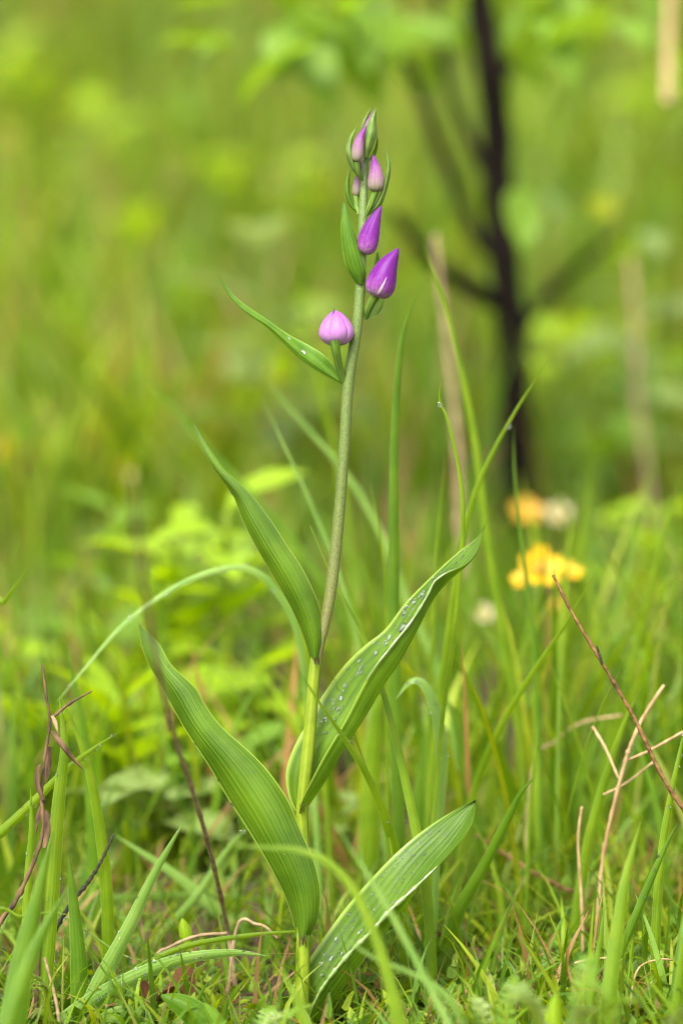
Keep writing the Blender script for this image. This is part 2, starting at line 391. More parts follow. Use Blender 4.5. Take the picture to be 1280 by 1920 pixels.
sward('turf_grass', 'short fine grass and sprouts at the foot of the orchid', b, .014, .055, .0008, .0024, [4, 4, 3, 4, 2, 2, 1], leanmax=.9, bendmax=1.6)
# foreground turf, only low blades
b = scatter(1500, -.42, -.10, .30, .36)
sward('foreground_grass', 'low blurred grass along the near edge of the turf', b, .02, .055, .0014, .0035, [4, 4, 4, 3, 2, 1, 1], leanmax=.8, bendmax=1.5)
def spot_scatter(n, x0, x1, y0, y1):
    x = rng.uniform(x0, x1, n); y = rng.uniform(y0, y1, n); return np.stack([x, y, hill(x, y)], 1)
sward('tufted_grass', 'soft upright tufts of grass behind the straws and the brown twig', spot_scatter(85, .045, .20, .06, .34), .07, .13, .0025, .0055, [5, 5, 3, 3, 3, 1.5, 1], leanmax=.3, bendmax=.7, segs=6)
sward('tufted_grass', 'soft upright tufts of grass behind the dead twig', spot_scatter(70, -.19, -.10, .10, .34), .06, .11, .0025, .005, [5, 5, 3, 3, 3, 1, 1], leanmax=.3, bendmax=.7, segs=6)
sward('foreground_grass', 'blurred fine grass tuft in front of the moss and straw bits', spot_scatter(120, .045, .15, -.24, -.04), .03, .065, .0016, .0036, [4, 5, 5, 3, 3, 1, 1], leanmax=.5, bendmax=1.0, segs=6)
# moss: tufts of tiny leaflets
def moss_tufts(name, label, spots, n_each, size):
    B, H = [], []
    for (x, y, r) in spots:
        q = rng.normal(0, r, (n_each, 2)); B.append(np.stack([x + q[:, 0], y + q[:, 1]], 1))
    B = np.concatenate(B); z = hill(B[:, 0], B[:, 1]) + np.abs(rng.normal(0, .006, len(B)))
    b = np.column_stack([B, z]); n = len(b)
    me = blades_mesh(name, b, rng.uniform(.4, 1, n) * size, rng.uniform(.2, .4, n) * size, rng.uniform(.2, 1.3, n), rng.uniform(0, 6.28, n), rng.uniform(0, 1.2, n),
                     palette(n, [3, 4, 4, 2, 3, 1, 1], np.ones((n, 3))), M['moss'], 2)
    return tag(obj(name, me), label, 'moss', kind='stuff')
spots = []
for _ in range(90):
    x = random.uniform(-.16, .16); spots.append((x, random.uniform(-.12, .12), random.uniform(.008, .02)))
for _ in range(46):
    spots.append((random.uniform(.03, .15), random.uniform(-.12, .14), random.uniform(.01, .02)))
moss_tufts('moss', 'bright green feathery moss and seedlings carpeting the soil', spots, 70, .011)

# ------------------------------------------------------------------ leaf litter
def litter_leaf(px, d, size, label, rz):
    g = on_ground(px, d); V, F, U = [], [], []
    for i in range(9):
        t = i / 8; wd = math.sin(math.pi * min(1, t * .93 + .05)) ** .8 * (1 + .18 * math.sin(t * 19))
        for k in range(5):
            u = k / 4 - .5
            V.append(Vector(((t - .5) * size, u * wd * size * .6, .006 + .01 * (u * 2) ** 2 + .006 * math.sin(t * 7 + u * 3)))); U.append((k / 4, t))
    for i in range(8):
        for k in range(4): F.append((i * 5 + k, i * 5 + k + 1, i * 5 + k + 6, i * 5 + k + 5))
    o = obj('dead_leaf', mesh('dead_leaf', V, F, M['litter'], uv=U)); o.location = g; o.rotation_euler = (R(18), R(-8), rz)
    return tag(o, label, 'leaf')
litter_leaf(318, .012, .022, 'reddish brown dead leaf on soil under the dew-beaded bending blades', .4)
litter_leaf(1085, .015, .016, 'dark brown curled dead leaf under the straw bits in the moss', 1.4)
litter_leaf(410, .23, .07, 'blurred brown dead leaf on bare soil behind the large lowest orchid leaf', .2)
litter_leaf(300, .36, .06, 'blurred tan dead leaf beneath the pale green herb leaf', 2.2)

# ------------------------------------------------------------------ traced blades
def ribbon(line, width, twist=(0, 0), fold=.22, prof=None, nu=5):
    """line: world points base->tip; width function of t; returns verts, faces, uv"""
    n = len(line); V, F, U = [], [], []
    for i, p in enumerate(line):
        t = i / (n - 1)
        tg = (line[min(i + 1, n - 1)] - line[max(i - 1, 0)]).normalized()
        view = (p - CAM0).normalized()
        side = tg.cross(view).normalized()
        a = twist[0] + (twist[1] - twist[0]) * t
        side = Matrix.Rotation(a, 3, tg) @ side
        nrm = side.cross(tg).normalized()
        hw = width(t) / 2
        for k in range(nu):
            u = k / (nu - 1) * 2 - 1
            V.append(p + side * (hw * u) + nrm * (fold * hw * (abs(u) ** 1.4) * 2 - fold * hw)); U.append((k / (nu - 1), t))
    for i in range(n - 1):
        for k in range(nu - 1): F.append((i * nu + k, i * nu + k + 1, (i + 1) * nu + k + 1, (i + 1) * nu + k))
    return V, F, U
CAM0 = Vector((0, -3, .5))          # blades turn their width roughly across the meadow's open side
_drop = None
def drop_mesh():
    """a bead of water resting on a leaf, local z = outward"""
    global _drop
    if _drop is None:
        V, F = [], []; rings, seg = 5, 10
        V.append(Vector((0, 0, .62)))
        for r in range(1, rings + 1):
            th = R(112) * r / rings
            for k in range(seg):
                a = 2 * math.pi * k / seg
                V.append(Vector((math.sin(th) * math.cos(a), math.sin(th) * math.sin(a), .28 + .42 * math.cos(th))))
        for k in range(seg): F.append((0, 1 + k, 1 + (k + 1) % seg))
        for r in range(rings - 1):
            for k in range(seg):
                a = 1 + r * seg + k; b2 = 1 + r * seg + (k + 1) % seg
                F.append((a, a + seg, b2 + seg, b2))
        F.append(tuple(1 + (rings - 1) * seg + k for k in range(seg - 1, -1, -1)))
        _drop = (V, F)
    return _drop
_dropme = None
def place_drop(parent, p, n, size, tang=None, stretch=1.0):
    global _dropme
    if _dropme is None: _dropme = mesh('water_drop', *drop_mesh(), M['water'])
    o = bpy.data.objects.new('water_drop', _dropme); C.objects.link(o); o.parent = parent
    z = n.normalized(); x = (tang or Vector((0, 0, 1))); x = (x - z * x.dot(z)).normalized(); y = z.cross(x)
    m = Matrix((x * size * stretch, y * size, z * size * .8)).transposed().to_4x4(); m.translation = p
    o.matrix_parent_inverse = world_of(parent).inverted(); o.matrix_basis = m
    return o
def droplets(parent, items):
    """many tiny beads joined into one part"""
    V, F = [], []; bv, bf = drop_mesh()
    for p, n, size, st in items:
        z = n.normalized(); x = Vector((0, 0, 1)); x = (x - z * x.dot(z)).normalized(); y = z.cross(x)
        o = len(V)
        for v in bv: V.append(p + x * v.x * size * st + y * v.y * size + z * v.z * size * .8)
        for f in bf: F.append(tuple(o + i for i in f))
    if V:
        o = obj('water_droplets', mesh('water_droplets', V, F, M['water']), parent); o['kind'] = 'stuff'
EXT = 0
def blade(label, pts, wpx, d=(0, 0), mat='blade', twist=(.3, .6), fold=.25, tipk=1.0, drops=0, name='grass_blade', cat='grass blade', basew=.75, big=()):
    """pts: photo pixels from base to tip; d: distance behind the orchid's plane at base and tip"""
    n = len(pts); W3 = []
    L = [0]
    for a, b2 in zip(pts, pts[1:]): L.append(L[-1] + math.hypot(a[0] - b2[0], a[1] - b2[1]))
    for (x, y), l in zip(pts, L): W3.append(P(x, y, d[0] + (d[1] - d[0]) * l / L[-1]))
    gy = ground_py(pts[0][0], d[0])
    if gy > pts[0][1] + 6:                       # carry the blade on down to the soil
        k = min(gy - pts[0][1], 900)
        dx = (pts[0][0] - pts[1][0]) / max(abs(pts[0][1] - pts[1][1]), 60) * k * .5
        dx = max(-90, min(90, dx))
        gx = pts[0][0] + dx
        W3.insert(0, P(gx, ground_py(gx, d[0]) + 4, d[0]))
    line = spline(W3, 9)
    wm = wpx * px_size((d[0] + d[1]) / 2) / math.cos((twist[0] + twist[1]) / 2)
    def wf(t): return wm * min(basew + (1 - basew) * t / .35, 1) * max(.03, 1 - t ** (2.2 * tipk)) ** .8 if t > .0 else wm * basew
    V, F, U = ribbon(line, wf, twist, fold)
    o = rooted(name, V, F, M[mat], line[0], uv=U)
    tag(o, label, cat)
    N = len(line); items = []
    for _ in range(drops):
        i = random.randint(int(N * .25), N - 3); k = random.choice([0, 4, 4, 0, 1, 2, 3])
        a = V[i * 5 + k]; b2 = V[(i + 1) * 5 + k]; p = a.lerp(b2, random.random())
        out = Vector((random.uniform(-.5, .5), -1, random.uniform(-.1, .8)))
        items.append((p, out, px_size(0) * random.uniform(1.4, 3.4), 1.1))
    if items: droplets(o, items)
    for t, k, s in big:
        i = int(t * (N - 1)); p = V[i * 5 + k]
        place_drop(o, p, Vector((.2, -1, .3)), px_size(0) * s, stretch=1.25)
    return o
B = blade
# tall soft blades behind the flower stem
B('tall broad deep green blade standing upright beside the flower stem', [(748, 1560), (741, 1300), (739, 1100), (740, 850), (752, 650), (785, 537)], 26, (.07, .06), 'blade_dark', (.2, .5))
B('tallest soft blade with pale tip curving up before the dark trunk', [(975, 1400), (945, 1200), (915, 1020), (895, 860), (868, 710), (830, 560), (793, 458)], 17, (.16, .13), 'blade', (.3, .2))
B('slanting blade with a water drop crossing in front of the trunk', [(812, 1420), (842, 1180), (868, 1010), (900, 900), (958, 785), (1026, 675)], 15, (.09, .06), 'blade', (.2, .4), big=[(.82, 0, 6)])
B('narrow wavy blade with hooked tip and a bead of dew', [(822, 1420), (850, 1200), (864, 1060), (868, 960), (860, 880), (840, 790), (824, 750), (826, 712)], 10, (.04, .02), 'blade', (.2, .5), big=[(.86, 4, 5)])
B('thin straight faint blade beside the hooked one', [(803, 1400), (813, 1160), (822, 990), (835, 852)], 9, (.12, .11), 'blade')
B('thin dark blade rising over the blurred trunk base', [(1012, 1420), (1002, 1220), (985, 1070), (966, 910), (962, 800)], 11, (.12, .11), 'blade_dark')
B('pale blurred blade leaning out behind the flower stem', [(830, 1290), (765, 1130), (705, 980), (635, 870), (560, 785), (488, 700)], 15, (.22, .2), 'blade_pale')
B('pale thin blade leaning behind the upper stem, lower of two', [(688, 1300), (640, 1090), (590, 960), (540, 850), (492, 748)], 10, (.13, .12), 'blade_pale')
B('thin upright yellowish blade beside the tall broad one', [(726, 1400), (724, 1120), (712, 1000), (694, 905)], 8, (.09, .08), 'blade')
B('long dark blurred blade slanting behind the upper leaf of the orchid', [(660, 1200), (580, 1060), (500, 960), (420, 875), (330, 770), (250, 690)], 20, (.32, .3), 'blade_dark')
B('faint blurred blade tip above the long slanting dark one', [(640, 900), (600, 740), (575, 600), (553, 505)], 12, (.35, .33), 'blade')
# blades tangled with the orchid
B('long arching blade running behind both wide wet leaves', [(812, 1925), (808, 1780), (797, 1640), (775, 1530), (746, 1400), (716, 1290), (682, 1195), (625, 1085), (581, 985)], 25, (.022, .02), 'blade', (.3, .7), tipk=.45)
B('blade bending across the front of the folded wet leaf', [(778, 1925), (762, 1760), (745, 1620), (722, 1530), (690, 1455), (650, 1390), (600, 1318), (556, 1250)], 25, (.078, -.048), 'blade', (.2, 1.0), tipk=.5, drops=9)
B('hair thin blade beside the bending one', [(735, 1600), (700, 1480), (672, 1400), (640, 1310), (619, 1250)], 5, (.015, .01), 'blade')
B('hooked blade folded over at its top and beaded with dew', [(818, 1570), (829, 1450), (826, 1370), (812, 1315), (792, 1280), (768, 1278), (742, 1310)], 22, (.05, .045), 'blade_pale', (.3, .9), tipk=1.5, drops=22)
B('drooping dew-beaded blade arching far out over the meadow herbs', [(585, 1420), (560, 1200), (520, 1110), (470, 1068), (410, 1068), (325, 1102), (230, 1172), (160, 1252), (108, 1315)], 13, (.10, .06), 'blade_pale', (.2, .6), drops=14, tipk=1.3)
B('short curved tip crossing above the drooping arch', [(610, 1480), (580, 1250), (540, 1130), (470, 1072), (396, 1055)], 12, (.12, .10), 'blade')
B('broad dim blade standing behind the hooked beaded one', [(690, 1700), (695, 1500), (705, 1350), (722, 1290)], 44, (.13, .12), 'blade', (.1, .3))
B('second broad dim blade behind the folded wet leaf', [(780, 1700), (790, 1500), (812, 1350), (850, 1180)], 34, (.14, .13), 'blade_dark', (.1, .3))
B('short blade coloured dark for the shade under the lowest wet leaf', [(712, 1925), (700, 1885), (676, 1818)], 30, (.03, .03), 'blade_dark', (.2, .4))  # shade under the leaf is put into this blade's deep green
B('slim blade rising behind the lowest wet leaf', [(770, 1925), (757, 1800), (738, 1690), (725, 1610)], 16, (.035, .03), 'blade', (.2, .5))
B('slim blade beside the long arching one at its foot', [(790, 1925), (792, 1800), (790, 1700)], 8, (.03, .03), 'blade')
# cluster at the dead twig
B('broad ribbed blade standing straight behind the dead twig', [(80, 1925), (98, 1680), (112, 1500), (122, 1400), (112, 1306)], 32, (.004, .004), 'blade', (.3, .5), drops=7)
B('wide soft blade behind the ribbed one', [(185, 1925), (180, 1620), (165, 1420), (125, 1205)], 30, (.13, .11), 'blade_dark', (.2, .4))
B('arching blade whose thin tip touches the ribbed one', [(205, 1800), (200, 1650), (180, 1500), (155, 1400), (116, 1308)], 24, (.03, .01), 'blade', (.3, .7), drops=4)
B('slanting blade beaded with dew crossing behind the dead twig', [(-30, 1592), (0, 1565), (60, 1508), (130, 1440), (180, 1402), (223, 1373)], 20, (.012, .012), 'blade', (.1, .6), drops=22, big=[(.55, 0, 5), (.6, 0, 4)])
B('small pointed blade beside the dead twig with dew on its tip', [(48, 1925), (52, 1680), (60, 1560), (58, 1480)], 18, (.006, .004), 'blade', drops=4)
B('big blurred blade leaning over the foot of the dead twig', [(20, 1960), (45, 1800), (70, 1690), (100, 1560)], 58, (-.075, -.065), 'blade_dark', (.2, .5), tipk=.7)
B('second blurred blade crossing the first over the twig foot', [(-10, 2010), (40, 1850), (80, 1750), (125, 1670)], 46, (-.10, -.09), 'blade_dark', (.1, .3), tipk=.7)
B('short stout dark green blade with sharp point beside the black stalk', [(152, 1865), (146, 1760), (130, 1605)], 35, (.008, .006), 'blade_dark', (.3, .5), basew=.95, tipk=1.4)
B('stout pale blade leaning with a sharp upright tip', [(165, 1900), (190, 1840), (240, 1745), (290, 1640), (345, 1540)], 35, (.006, .0), 'blade_pale', (.2, .5), basew=.9, drops=12)
B('wide bent blade sprinkled with dew lying over the turf', [(90, 1945), (150, 1895), (230, 1845), (330, 1803), (430, 1788), (500, 1792)], 34, (.0, .0), 'blade_pale', (.2, .5), basew=1, drops=55, big=[(.42, 2, 6), (.3, 2, 4)])
B('narrow bent blade curving over the dew-sprinkled one', [(205, 1880), (250, 1825), (340, 1778), (450, 1757), (540, 1748), (640, 1745)], 15, (.012, .02), 'blade', (.2, .5), basew=.9, drops=16)
B('silvery wet blade lying level behind the lowest orchid leaf', [(130, 1712), (220, 1690), (350, 1682), (450, 1685), (560, 1695)], 24, (.13, .12), 'blade_pale', (.8, .8), basew=.9)
B('blurred blade slanting down behind the silvery wet one', [(470, 1760), (400, 1700), (330, 1640), (215, 1565)], 24, (.11, .10), 'blade_pale', (.3, .5))
B('crossing blurred blade before the bare soil', [(240, 1850), (300, 1760), (370, 1680), (430, 1590), (465, 1552)], 20, (.09, .09), 'blade_pale', (.3, .5), drops=5)
B('small blade poking in from the meadow edge beyond the twig', [(-25, 1190), (10, 1128), (52, 1068)], 14, (.06, .05), 'blade')
B('thin dewy thread of grass strung between the stout blades', [(30, 1695), (90, 1702), (160, 1745), (230, 1790), (285, 1805)], 5, (.03, .02), 'blade_pale', drops=10, basew=1)
B('thin level blade across the blurred ones at the twig foot', [(-20, 1728), (40, 1719), (90, 1712), (144, 1717)], 8, (-.03, -.03), 'blade', basew=1)
B('thin grass sprig pointing up over the red-brown dead leaf', [(345, 1885), (320, 1830), (290, 1790), (262, 1760)], 6, (-.01, -.012), 'blade_dark')
B('thin curved sprig by the green ground leaf', [(345, 1925), (370, 1880), (385, 1850), (408, 1826)], 9, (-.015, -.02), 'blade_dark')
# sweep of the open side
B('upright sharp blade at the edge of the meadow, with dew', [(1226, 1900), (1232, 1700), (1246, 1560), (1268, 1440), (1292, 1330)], 20, (.002, .0), 'blade', (.3, .5), drops=10)
B('dark narrow blade folded at a kink against the upright sharp one', [(1080, 1935), (1130, 1860), (1170, 1770), (1210, 1675), (1242, 1600), (1270, 1543)], 18, (-.01, -.005), 'blade_dark', (.3, .7), drops=5, tipk=1.6)
B('dark bowed blade leaning away from the burnt leaf tip', [(838, 1770), (868, 1695), (910, 1620), (950, 1540), (975, 1490), (1004, 1455)], 27, (.045, .03), 'blade_dark', (.2, .6), tipk=.8)
B('long slanting blade passing behind the brown twig', [(880, 1520), (930, 1380), (990, 1275), (1060, 1170), (1111, 1080)], 18, (.09, .05), 'blade', (.2, .4), tipk=.7)
B('soft blade behind the crossing straws', [(1080, 1720), (1105, 1570), (1135, 1460), (1165, 1370), (1194, 1300)], 22, (.07, .06), 'blade', (.2, .4))
B('tall blurred blade at the meadow edge above the straws', [(1120, 1480), (1170, 1300), (1205, 1160), (1240, 1020), (1284, 870)], 18, (.2, .18), 'blade', (.2, .4))
B('blurred pair blade beside the tall meadow edge one', [(1060, 1420), (1110, 1280), (1190, 1170), (1300, 1080)], 18, (.26, .25), 'blade_dark', (.2, .4))
B('soft blade between the brown twig and the yellow flowers', [(1050, 1320), (1080, 1120), (1095, 980), (1110, 860)], 20, (.28, .27), 'blade')
B('soft upright blade behind the dark bowed one', [(1015, 1700), (1008, 1500), (1005, 1350), (992, 1270)], 20, (.12, .12), 'blade', (.1, .3))
B('broad soft blade leaning behind the dark bowed one', [(905, 1700), (885, 1500), (860, 1380), (835, 1300)], 26, (.14, .13), 'blade_dark', (.1, .3))
B('slender twisted blade with curled tip behind the dark bowed one', [(985, 1720), (990, 1600), (995, 1500), (1006, 1400), (1010, 1340)], 9, (.08, .08), 'blade')
B('soft leaf blade rising from the moss beside the orange straw', [(1135, 1930), (1150, 1800), (1170, 1660), (1200, 1540)], 34, (-.06, -.05), 'blade', (.1, .3))
B('soft narrow blade in the moss before the straw bits', [(1100, 1945), (1112, 1850), (1125, 1760), (1134, 1690)], 14, (-.03, -.03), 'blade', (.1, .3))
B('blurred blade at the moss edge corner', [(1262, 2010), (1270, 1870), (1285, 1720)], 30, (-.06, -.06), 'blade', (.1, .3))
# blurred foreground blades across the orchid
B('blurred near blade arching across the front of the lowest orchid leaves', [(770, 2150), (745, 1930), (715, 1790), (670, 1680), (620, 1620), (560, 1594), (490, 1588), (420, 1584)], 19, (-.13, -.12), 'blade', (.2, .5), tipk=1.0)
B('blurred near blade slanting over the wet leaf, thinner of two', [(880, 2010), (800, 1840), (740, 1725), (690, 1640), (625, 1540)], 14, (-.13, -.12), 'blade_pale', (.2, .5))
B('pale blurred near blade low across the wet leaf', [(930, 2060), (850, 1885), (780, 1830), (700, 1795), (640, 1755)], 14, (-.10, -.11), 'blade_pale', (.2, .5))
B('blurred near leaf blade rising over the orchid foot', [(640, 2130), (590, 1960), (560, 1880), (520, 1800)], 20, (-.11, -.10), 'blade', (.2, .4))
B('blurred near blade rising beside the wet leaf foot', [(780, 2150), (760, 1960), (735, 1840), (700, 1720)], 24, (-.13, -.13), 'blade', (.2, .4))

# ------------------------------------------------------------------ twigs and straws
def stick(name, label, cat, pts, r0, r1, d, mat, knots=0, parent=None, down=True):
    W3 = []; L = [0]
    for a, b2 in zip(pts, pts[1:]): L.append(L[-1] + math.hypot(a[0] - b2[0], a[1] - b2[1]))
    for (x, y), l in zip(pts, L): W3.append(P(x, y, d[0] + (d[1] - d[0]) * l / L[-1]))
    if down and parent is None and ground_py(pts[0][0], d[0]) > pts[0][1] + 6:
        gx = pts[0][0] + max(-80, min(80, (pts[0][0] - pts[1][0]) * .6))
        W3.insert(0, P(gx, ground_py(gx, d[0]) + 4, d[0]))
    line = spline(W3, 8); n = len(line); k = px_size((d[0] + d[1]) / 2) * (.72 if mat == 'straw' else 1)
    rr = taper(r0 * k, r1 * k, n)
    for i in range(n): rr[i] *= 1 + .16 * math.sin(i * 1.9 + r0) + (.5 if knots and i % max(2, n // (knots + 1)) == 0 and 0 < i < n - 1 else 0)
    V, F, U = tube(line, rr, 8)
    if parent is None:
        o = rooted(name, V, F, M[mat], line[0], uv=U); return tag(o, label, cat)
    return obj(name, mesh(name, V, F, M[mat], uv=U), parent)
def curl(parent, pts, wpx, d, mat, tw=(.2, 2.2), name='withered_leaf'):
    L = [P(x, y, d) for x, y in pts]; line = spline(L, 7); wm = wpx * px_size(d)
    V, F, U = ribbon(line, lambda t: wm * (.35 + .65 * math.sin(math.pi * min(1, t * .8 + .15))) * max(.1, 1 - t ** 4), tw, .9)
    return obj(name, mesh(name, V, F, M[mat], uv=U), parent)
tw = stick('dead_twig', 'brown withered twig with curled dry leaves standing against the ribbed blade', 'twig', [(-10, 1762), (30, 1690), (62, 1620), (82, 1555), (78, 1490), (85, 1420), (94, 1350), (88, 1310), (80, 1246)], 5, 2, (-.012, -.008), 'withered', 3)
stick('side_twig', None, None, [(98, 1346), (130, 1320), (172, 1296)], 3.5, 1.5, (-.008, -.01), 'withered', 1, tw)
curl(tw, [(96, 1372), (112, 1392), (135, 1420), (160, 1448)], 11, -.01, 'withered')
curl(tw, [(97, 1342), (104, 1358), (110, 1378)], 8, -.012, 'stalk')
curl(tw, [(82, 1500), (73, 1470), (74, 1440), (80, 1432)], 11, -.012, 'withered', (.2, 1.4))
curl(tw, [(85, 1590), (92, 1560), (90, 1530), (86, 1518)], 13, -.012, 'withered', (.2, 1.4))
curl(tw, [(82, 1500), (72, 1530), (66, 1572)], 10, -.01, 'withered')
curl(tw, [(92, 1400), (88, 1440), (86, 1470)], 13, -.013, 'withered', (.2, 1.0))
stick('brown_straw', 'short brown dry stalk standing among the ribbed blades', 'stalk', [(66, 1925), (70, 1850), (76, 1740), (80, 1640)], 5, 3, (.002, .002), 'withered')
stick('straw', 'pale tan straw leaning at the foot of the stout dark blade', 'straw', [(112, 1925), (104, 1870), (84, 1795)], 4, 2.5, (-.02, -.02), 'stalk')
bk = stick('black_stalk', 'thin black bristly stalk leaning behind the stout dark blade', 'stalk', [(96, 1770), (130, 1700), (165, 1655), (190, 1615), (213, 1564)], 4.5, 2, (.02, .02), 'blackstalk', 14)
stick('brown_twig', 'long brown twig with a small side spur slanting above the straws', 'twig', [(1330, 1600), (1285, 1525), (1240, 1455), (1190, 1350), (1150, 1280), (1120, 1230), (1075, 1155), (1036, 1078)], 4.6, 2.8, (.0, .0), 'twig', 5)
stick('spur', None, None, [(1128, 1246), (1124, 1230), (1118, 1212)], 3, 1.5, (-.002, -.002), 'blackstalk', 0, bpy.data.objects['brown_twig'])
st = stick('straw', 'orange tan straw with pale broken top crossing behind the brown twig', 'straw', [(1118, 1740), (1128, 1620), (1145, 1530), (1168, 1440), (1180, 1400), (1205, 1345), (1244, 1284)], 5.5, 5, (.05, .04), 'straw', 2)
stick('side_straw', None, None, [(1160, 1462), (1135, 1405), (1110, 1362)], 3.5, 4, (.045, .05), 'straw', 0, st)
stick('side_straw', None, None, [(1168, 1428), (1215, 1408), (1280, 1372)], 4, 3.5, (.045, .04), 'straw', 0, st)
stick('straw', 'faint straw arching above the crossing straws', 'straw', [(1000, 1440), (1040, 1390), (1090, 1355), (1165, 1341)], 3.5, 3, (.14, .13), 'straw')
stick('straw', 'thin straw lying between the orange straw and the brown twig', 'straw', [(1130, 1490), (1170, 1470), (1225, 1428)], 3, 3, (.05, .05), 'straw', down=False)
stick('straw', 'pale upright straw in the moss before the soft blade', 'straw', [(1090, 1700), (1086, 1640), (1083, 1570), (1090, 1512)], 5, 3, (.055, .055), 'straw')
stick('brown_twig', 'brown fallen twig lying on the moss behind the burnt leaf tip', 'twig', [(1090, 1680), (1060, 1668), (1010, 1642), (950, 1604), (890, 1565)], 5, 3, (.09, .11), 'twig', 3)
stick('straw', 'curved pale straw bit on dark soil in the moss', 'straw', [(1185, 1850), (1200, 1812), (1235, 1799), (1260, 1800)], 3.2, 2.5, (-.012, -.01), 'straw')
stick('straw', 'short straw bit sticking out over the dark soil', 'straw', [(1076, 1806), (1105, 1799), (1136, 1796)], 4, 2.5, (-.01, -.01), 'straw', down=False)
stick('straw', 'thin bright straw bit standing in front of the moss', 'straw', [(968, 1880), (985, 1862), (1003, 1841)], 3, 1.5, (-.02, -.02), 'straw')
stick('straw', 'thin pale hair of straw in the moss corner', 'straw', [(1190, 1925), (1195, 1880), (1222, 1840)], 2, 1.5, (-.02, -.02), 'straw')
stick('brown_root', 'thin reddish bent stem over the turf before the lowest orchid leaf', 'stem', [(290, 1800), (320, 1775), (370, 1755), (425, 1750)], 3.5, 3, (.02, .03), 'stalk')
stick('brown_root', 'thin brown curl of dry stem behind the orchid foot', 'stem', [(445, 1736), (480, 1733), (500, 1740), (520, 1760)], 3.5, 2.5, (.03, .03), 'stalk')
stick('straw', 'thin reddish dry thread hanging beside the lowest wet leaf', 'straw', [(642, 1925), (643, 1880), (645, 1838)], 2, 1.8, (.02, .02), 'stalk')
stick('dry_stalk', 'blurred grey-brown dry stalk leaning past the tip of the lowest orchid leaf', 'stalk', [(425, 1735), (395, 1600), (362, 1485), (330, 1390), (300, 1270), (275, 1120), (258, 1000), (246, 892)], 5.5, 5, (.05, -.32), 'stalk', 0)
stick('dry_stalk', 'pale blurred straw stalk rising behind the hooked grass blade', 'stalk', [(880, 1120), (862, 1000), (858, 850), (845, 700), (828, 560), (815, 440)], 7, 5, (.45, .45), 'stalk')
stick('dry_stalk', 'blurred pale broken straw hanging from the sapling crown', 'stalk', [(1268, -255), (1260, -120), (1252, 40), (1249, 193)], 7, 12, (.75, .6), 'straw', down=False)
stick('dry_stalk', 'blurred brown stalk in the tall grass beyond the yellow flowers', 'stalk', [(1215, 900), (1195, 760), (1190, 600), (1180, 480)], 8, 6, (.8, .8), 'stalk')

# ------------------------------------------------------------------ leaf meshes for herbs and the sapling
def leaf_mesh(name, mat, aspect=.45, curlv=.5, n=8, tip=.9):
    """unit leaf along +x, channelled and arching"""
    V, F, U = [], [], []
    for i in range(n + 1):
        t = i / n; wd = aspect * math.sin(math.pi * t ** tip) ** .85 if 0 < t < 1 else .012
        for k in range(5):
            u = k / 2 - 1
            V.append(Vector((t - .1 * curlv * t * t, u * wd / 2, -curlv * .45 * t * t + .16 * wd * abs(u) + .02 * math.sin(t * 9 + u)))); U.append((k / 4, t))
    for i in range(n):
        for k in range(4): F.append((i * 5 + k, i * 5 + k + 1, i * 5 + k + 6, i * 5 + k + 5))
    return mesh(name, V, F, mat, uv=U)
LM = {(m, c): leaf_mesh('leaf', M[m], a, c) for m in ('herb', 'herb_mid', 'herb_glaucous', 'sap_leaf') for a, c in ((.42, .35), (.5, .8), (.36, 1.2))}
def put_leaf(parent, key, pos, az, pitch, size, roll=0):
    o = bpy.data.objects.new('leaf', LM[key]); C.objects.link(o); o.parent = parent
    o.location = pos - world_of(parent).translation
    o.rotation_euler = (Matrix.Rotation(az, 3, 'Z') @ Matrix.Rotation(-pitch, 3, 'Y') @ Matrix.Rotation(roll, 3, 'X')).to_euler()
    o.scale = (size,) * 3
    return o
def herb(label, px, py, d, size, nl, mat='herb', lean=0.0, group=None, curls=(.35, .8), pit=(.1, .9)):
    """leafy herb whose crown of leaves sits at the given spot and whose stem reaches down to the soil"""
    top = P(px, py, d); gx = top.x + lean; gy = top.y
    base = Vector((gx, gy, float(hill(gx, gy)) - .003))
    e = empty('leafy_herb', base, label, 'herb', group)
    h = max(.02, top.z - base.z); top = Vector((top.x, top.y, base.z + h))
    line = spline([base, base.lerp(top, .5) + Vector((-.2 * lean, .0, 0)), top], 6)
    V, F, U = tube(line, taper(.0028, .0014, len(line)), 6)
    obj('stem', mesh('stem', V, F, M['sheath'], uv=U), e)
    a = random.uniform(0, 6)
    for i in range(nl):
        f = .35 + .65 * i / max(1, nl - 1); p = line[min(len(line) - 1, int(f * (len(line) - 1)))]
        a += 2.4 + random.uniform(-.3, .3)
        put_leaf(e, (mat, random.choice(curls)), p, a, random.uniform(*pit) * (1.25 - .4 * f), size * random.uniform(.7, 1.15) * (1.1 - .35 * f), random.uniform(-.4, .4))
    return e
herb('bright yellow-green leafy herb behind the upper orchid leaf', 425, 960, .34, .062, 15)
herb('yellow-green herb showing between the dry stalk and the drooping arch', 330, 990, .38, .06, 13)
herb('paler small herb just beyond the dry stalk top', 215, 960, .55, .05, 9, 'herb_mid')
herb('bright herb with upright forked leaves behind the dead twig', 215, 1320, .24, .055, 12, 'herb', pit=(.5, 1.2))
herb('yellow-green herb low behind the ribbed blade', 70, 1340, .28, .055, 12)
herb('herb with broad pale leaves over the bare soil patch', 300, 1480, .20, .062, 9, 'herb_glaucous', pit=(0, .6))
herb('yellow-green herb arching leaves beside the lower flower stem', 470, 1270, .30, .068, 12, 'herb', curls=(.8,))
herb('mid green herb filling the gap under the drooping arch', 430, 1400, .22, .05, 12, 'herb_mid')
herb('mid green herb in the gap behind the dry stalk middle', 200, 1200, .45, .05, 10, 'herb_mid')
herb('bright herb at the meadow edge below the small poking blade', 0, 1190, .4, .045, 9)
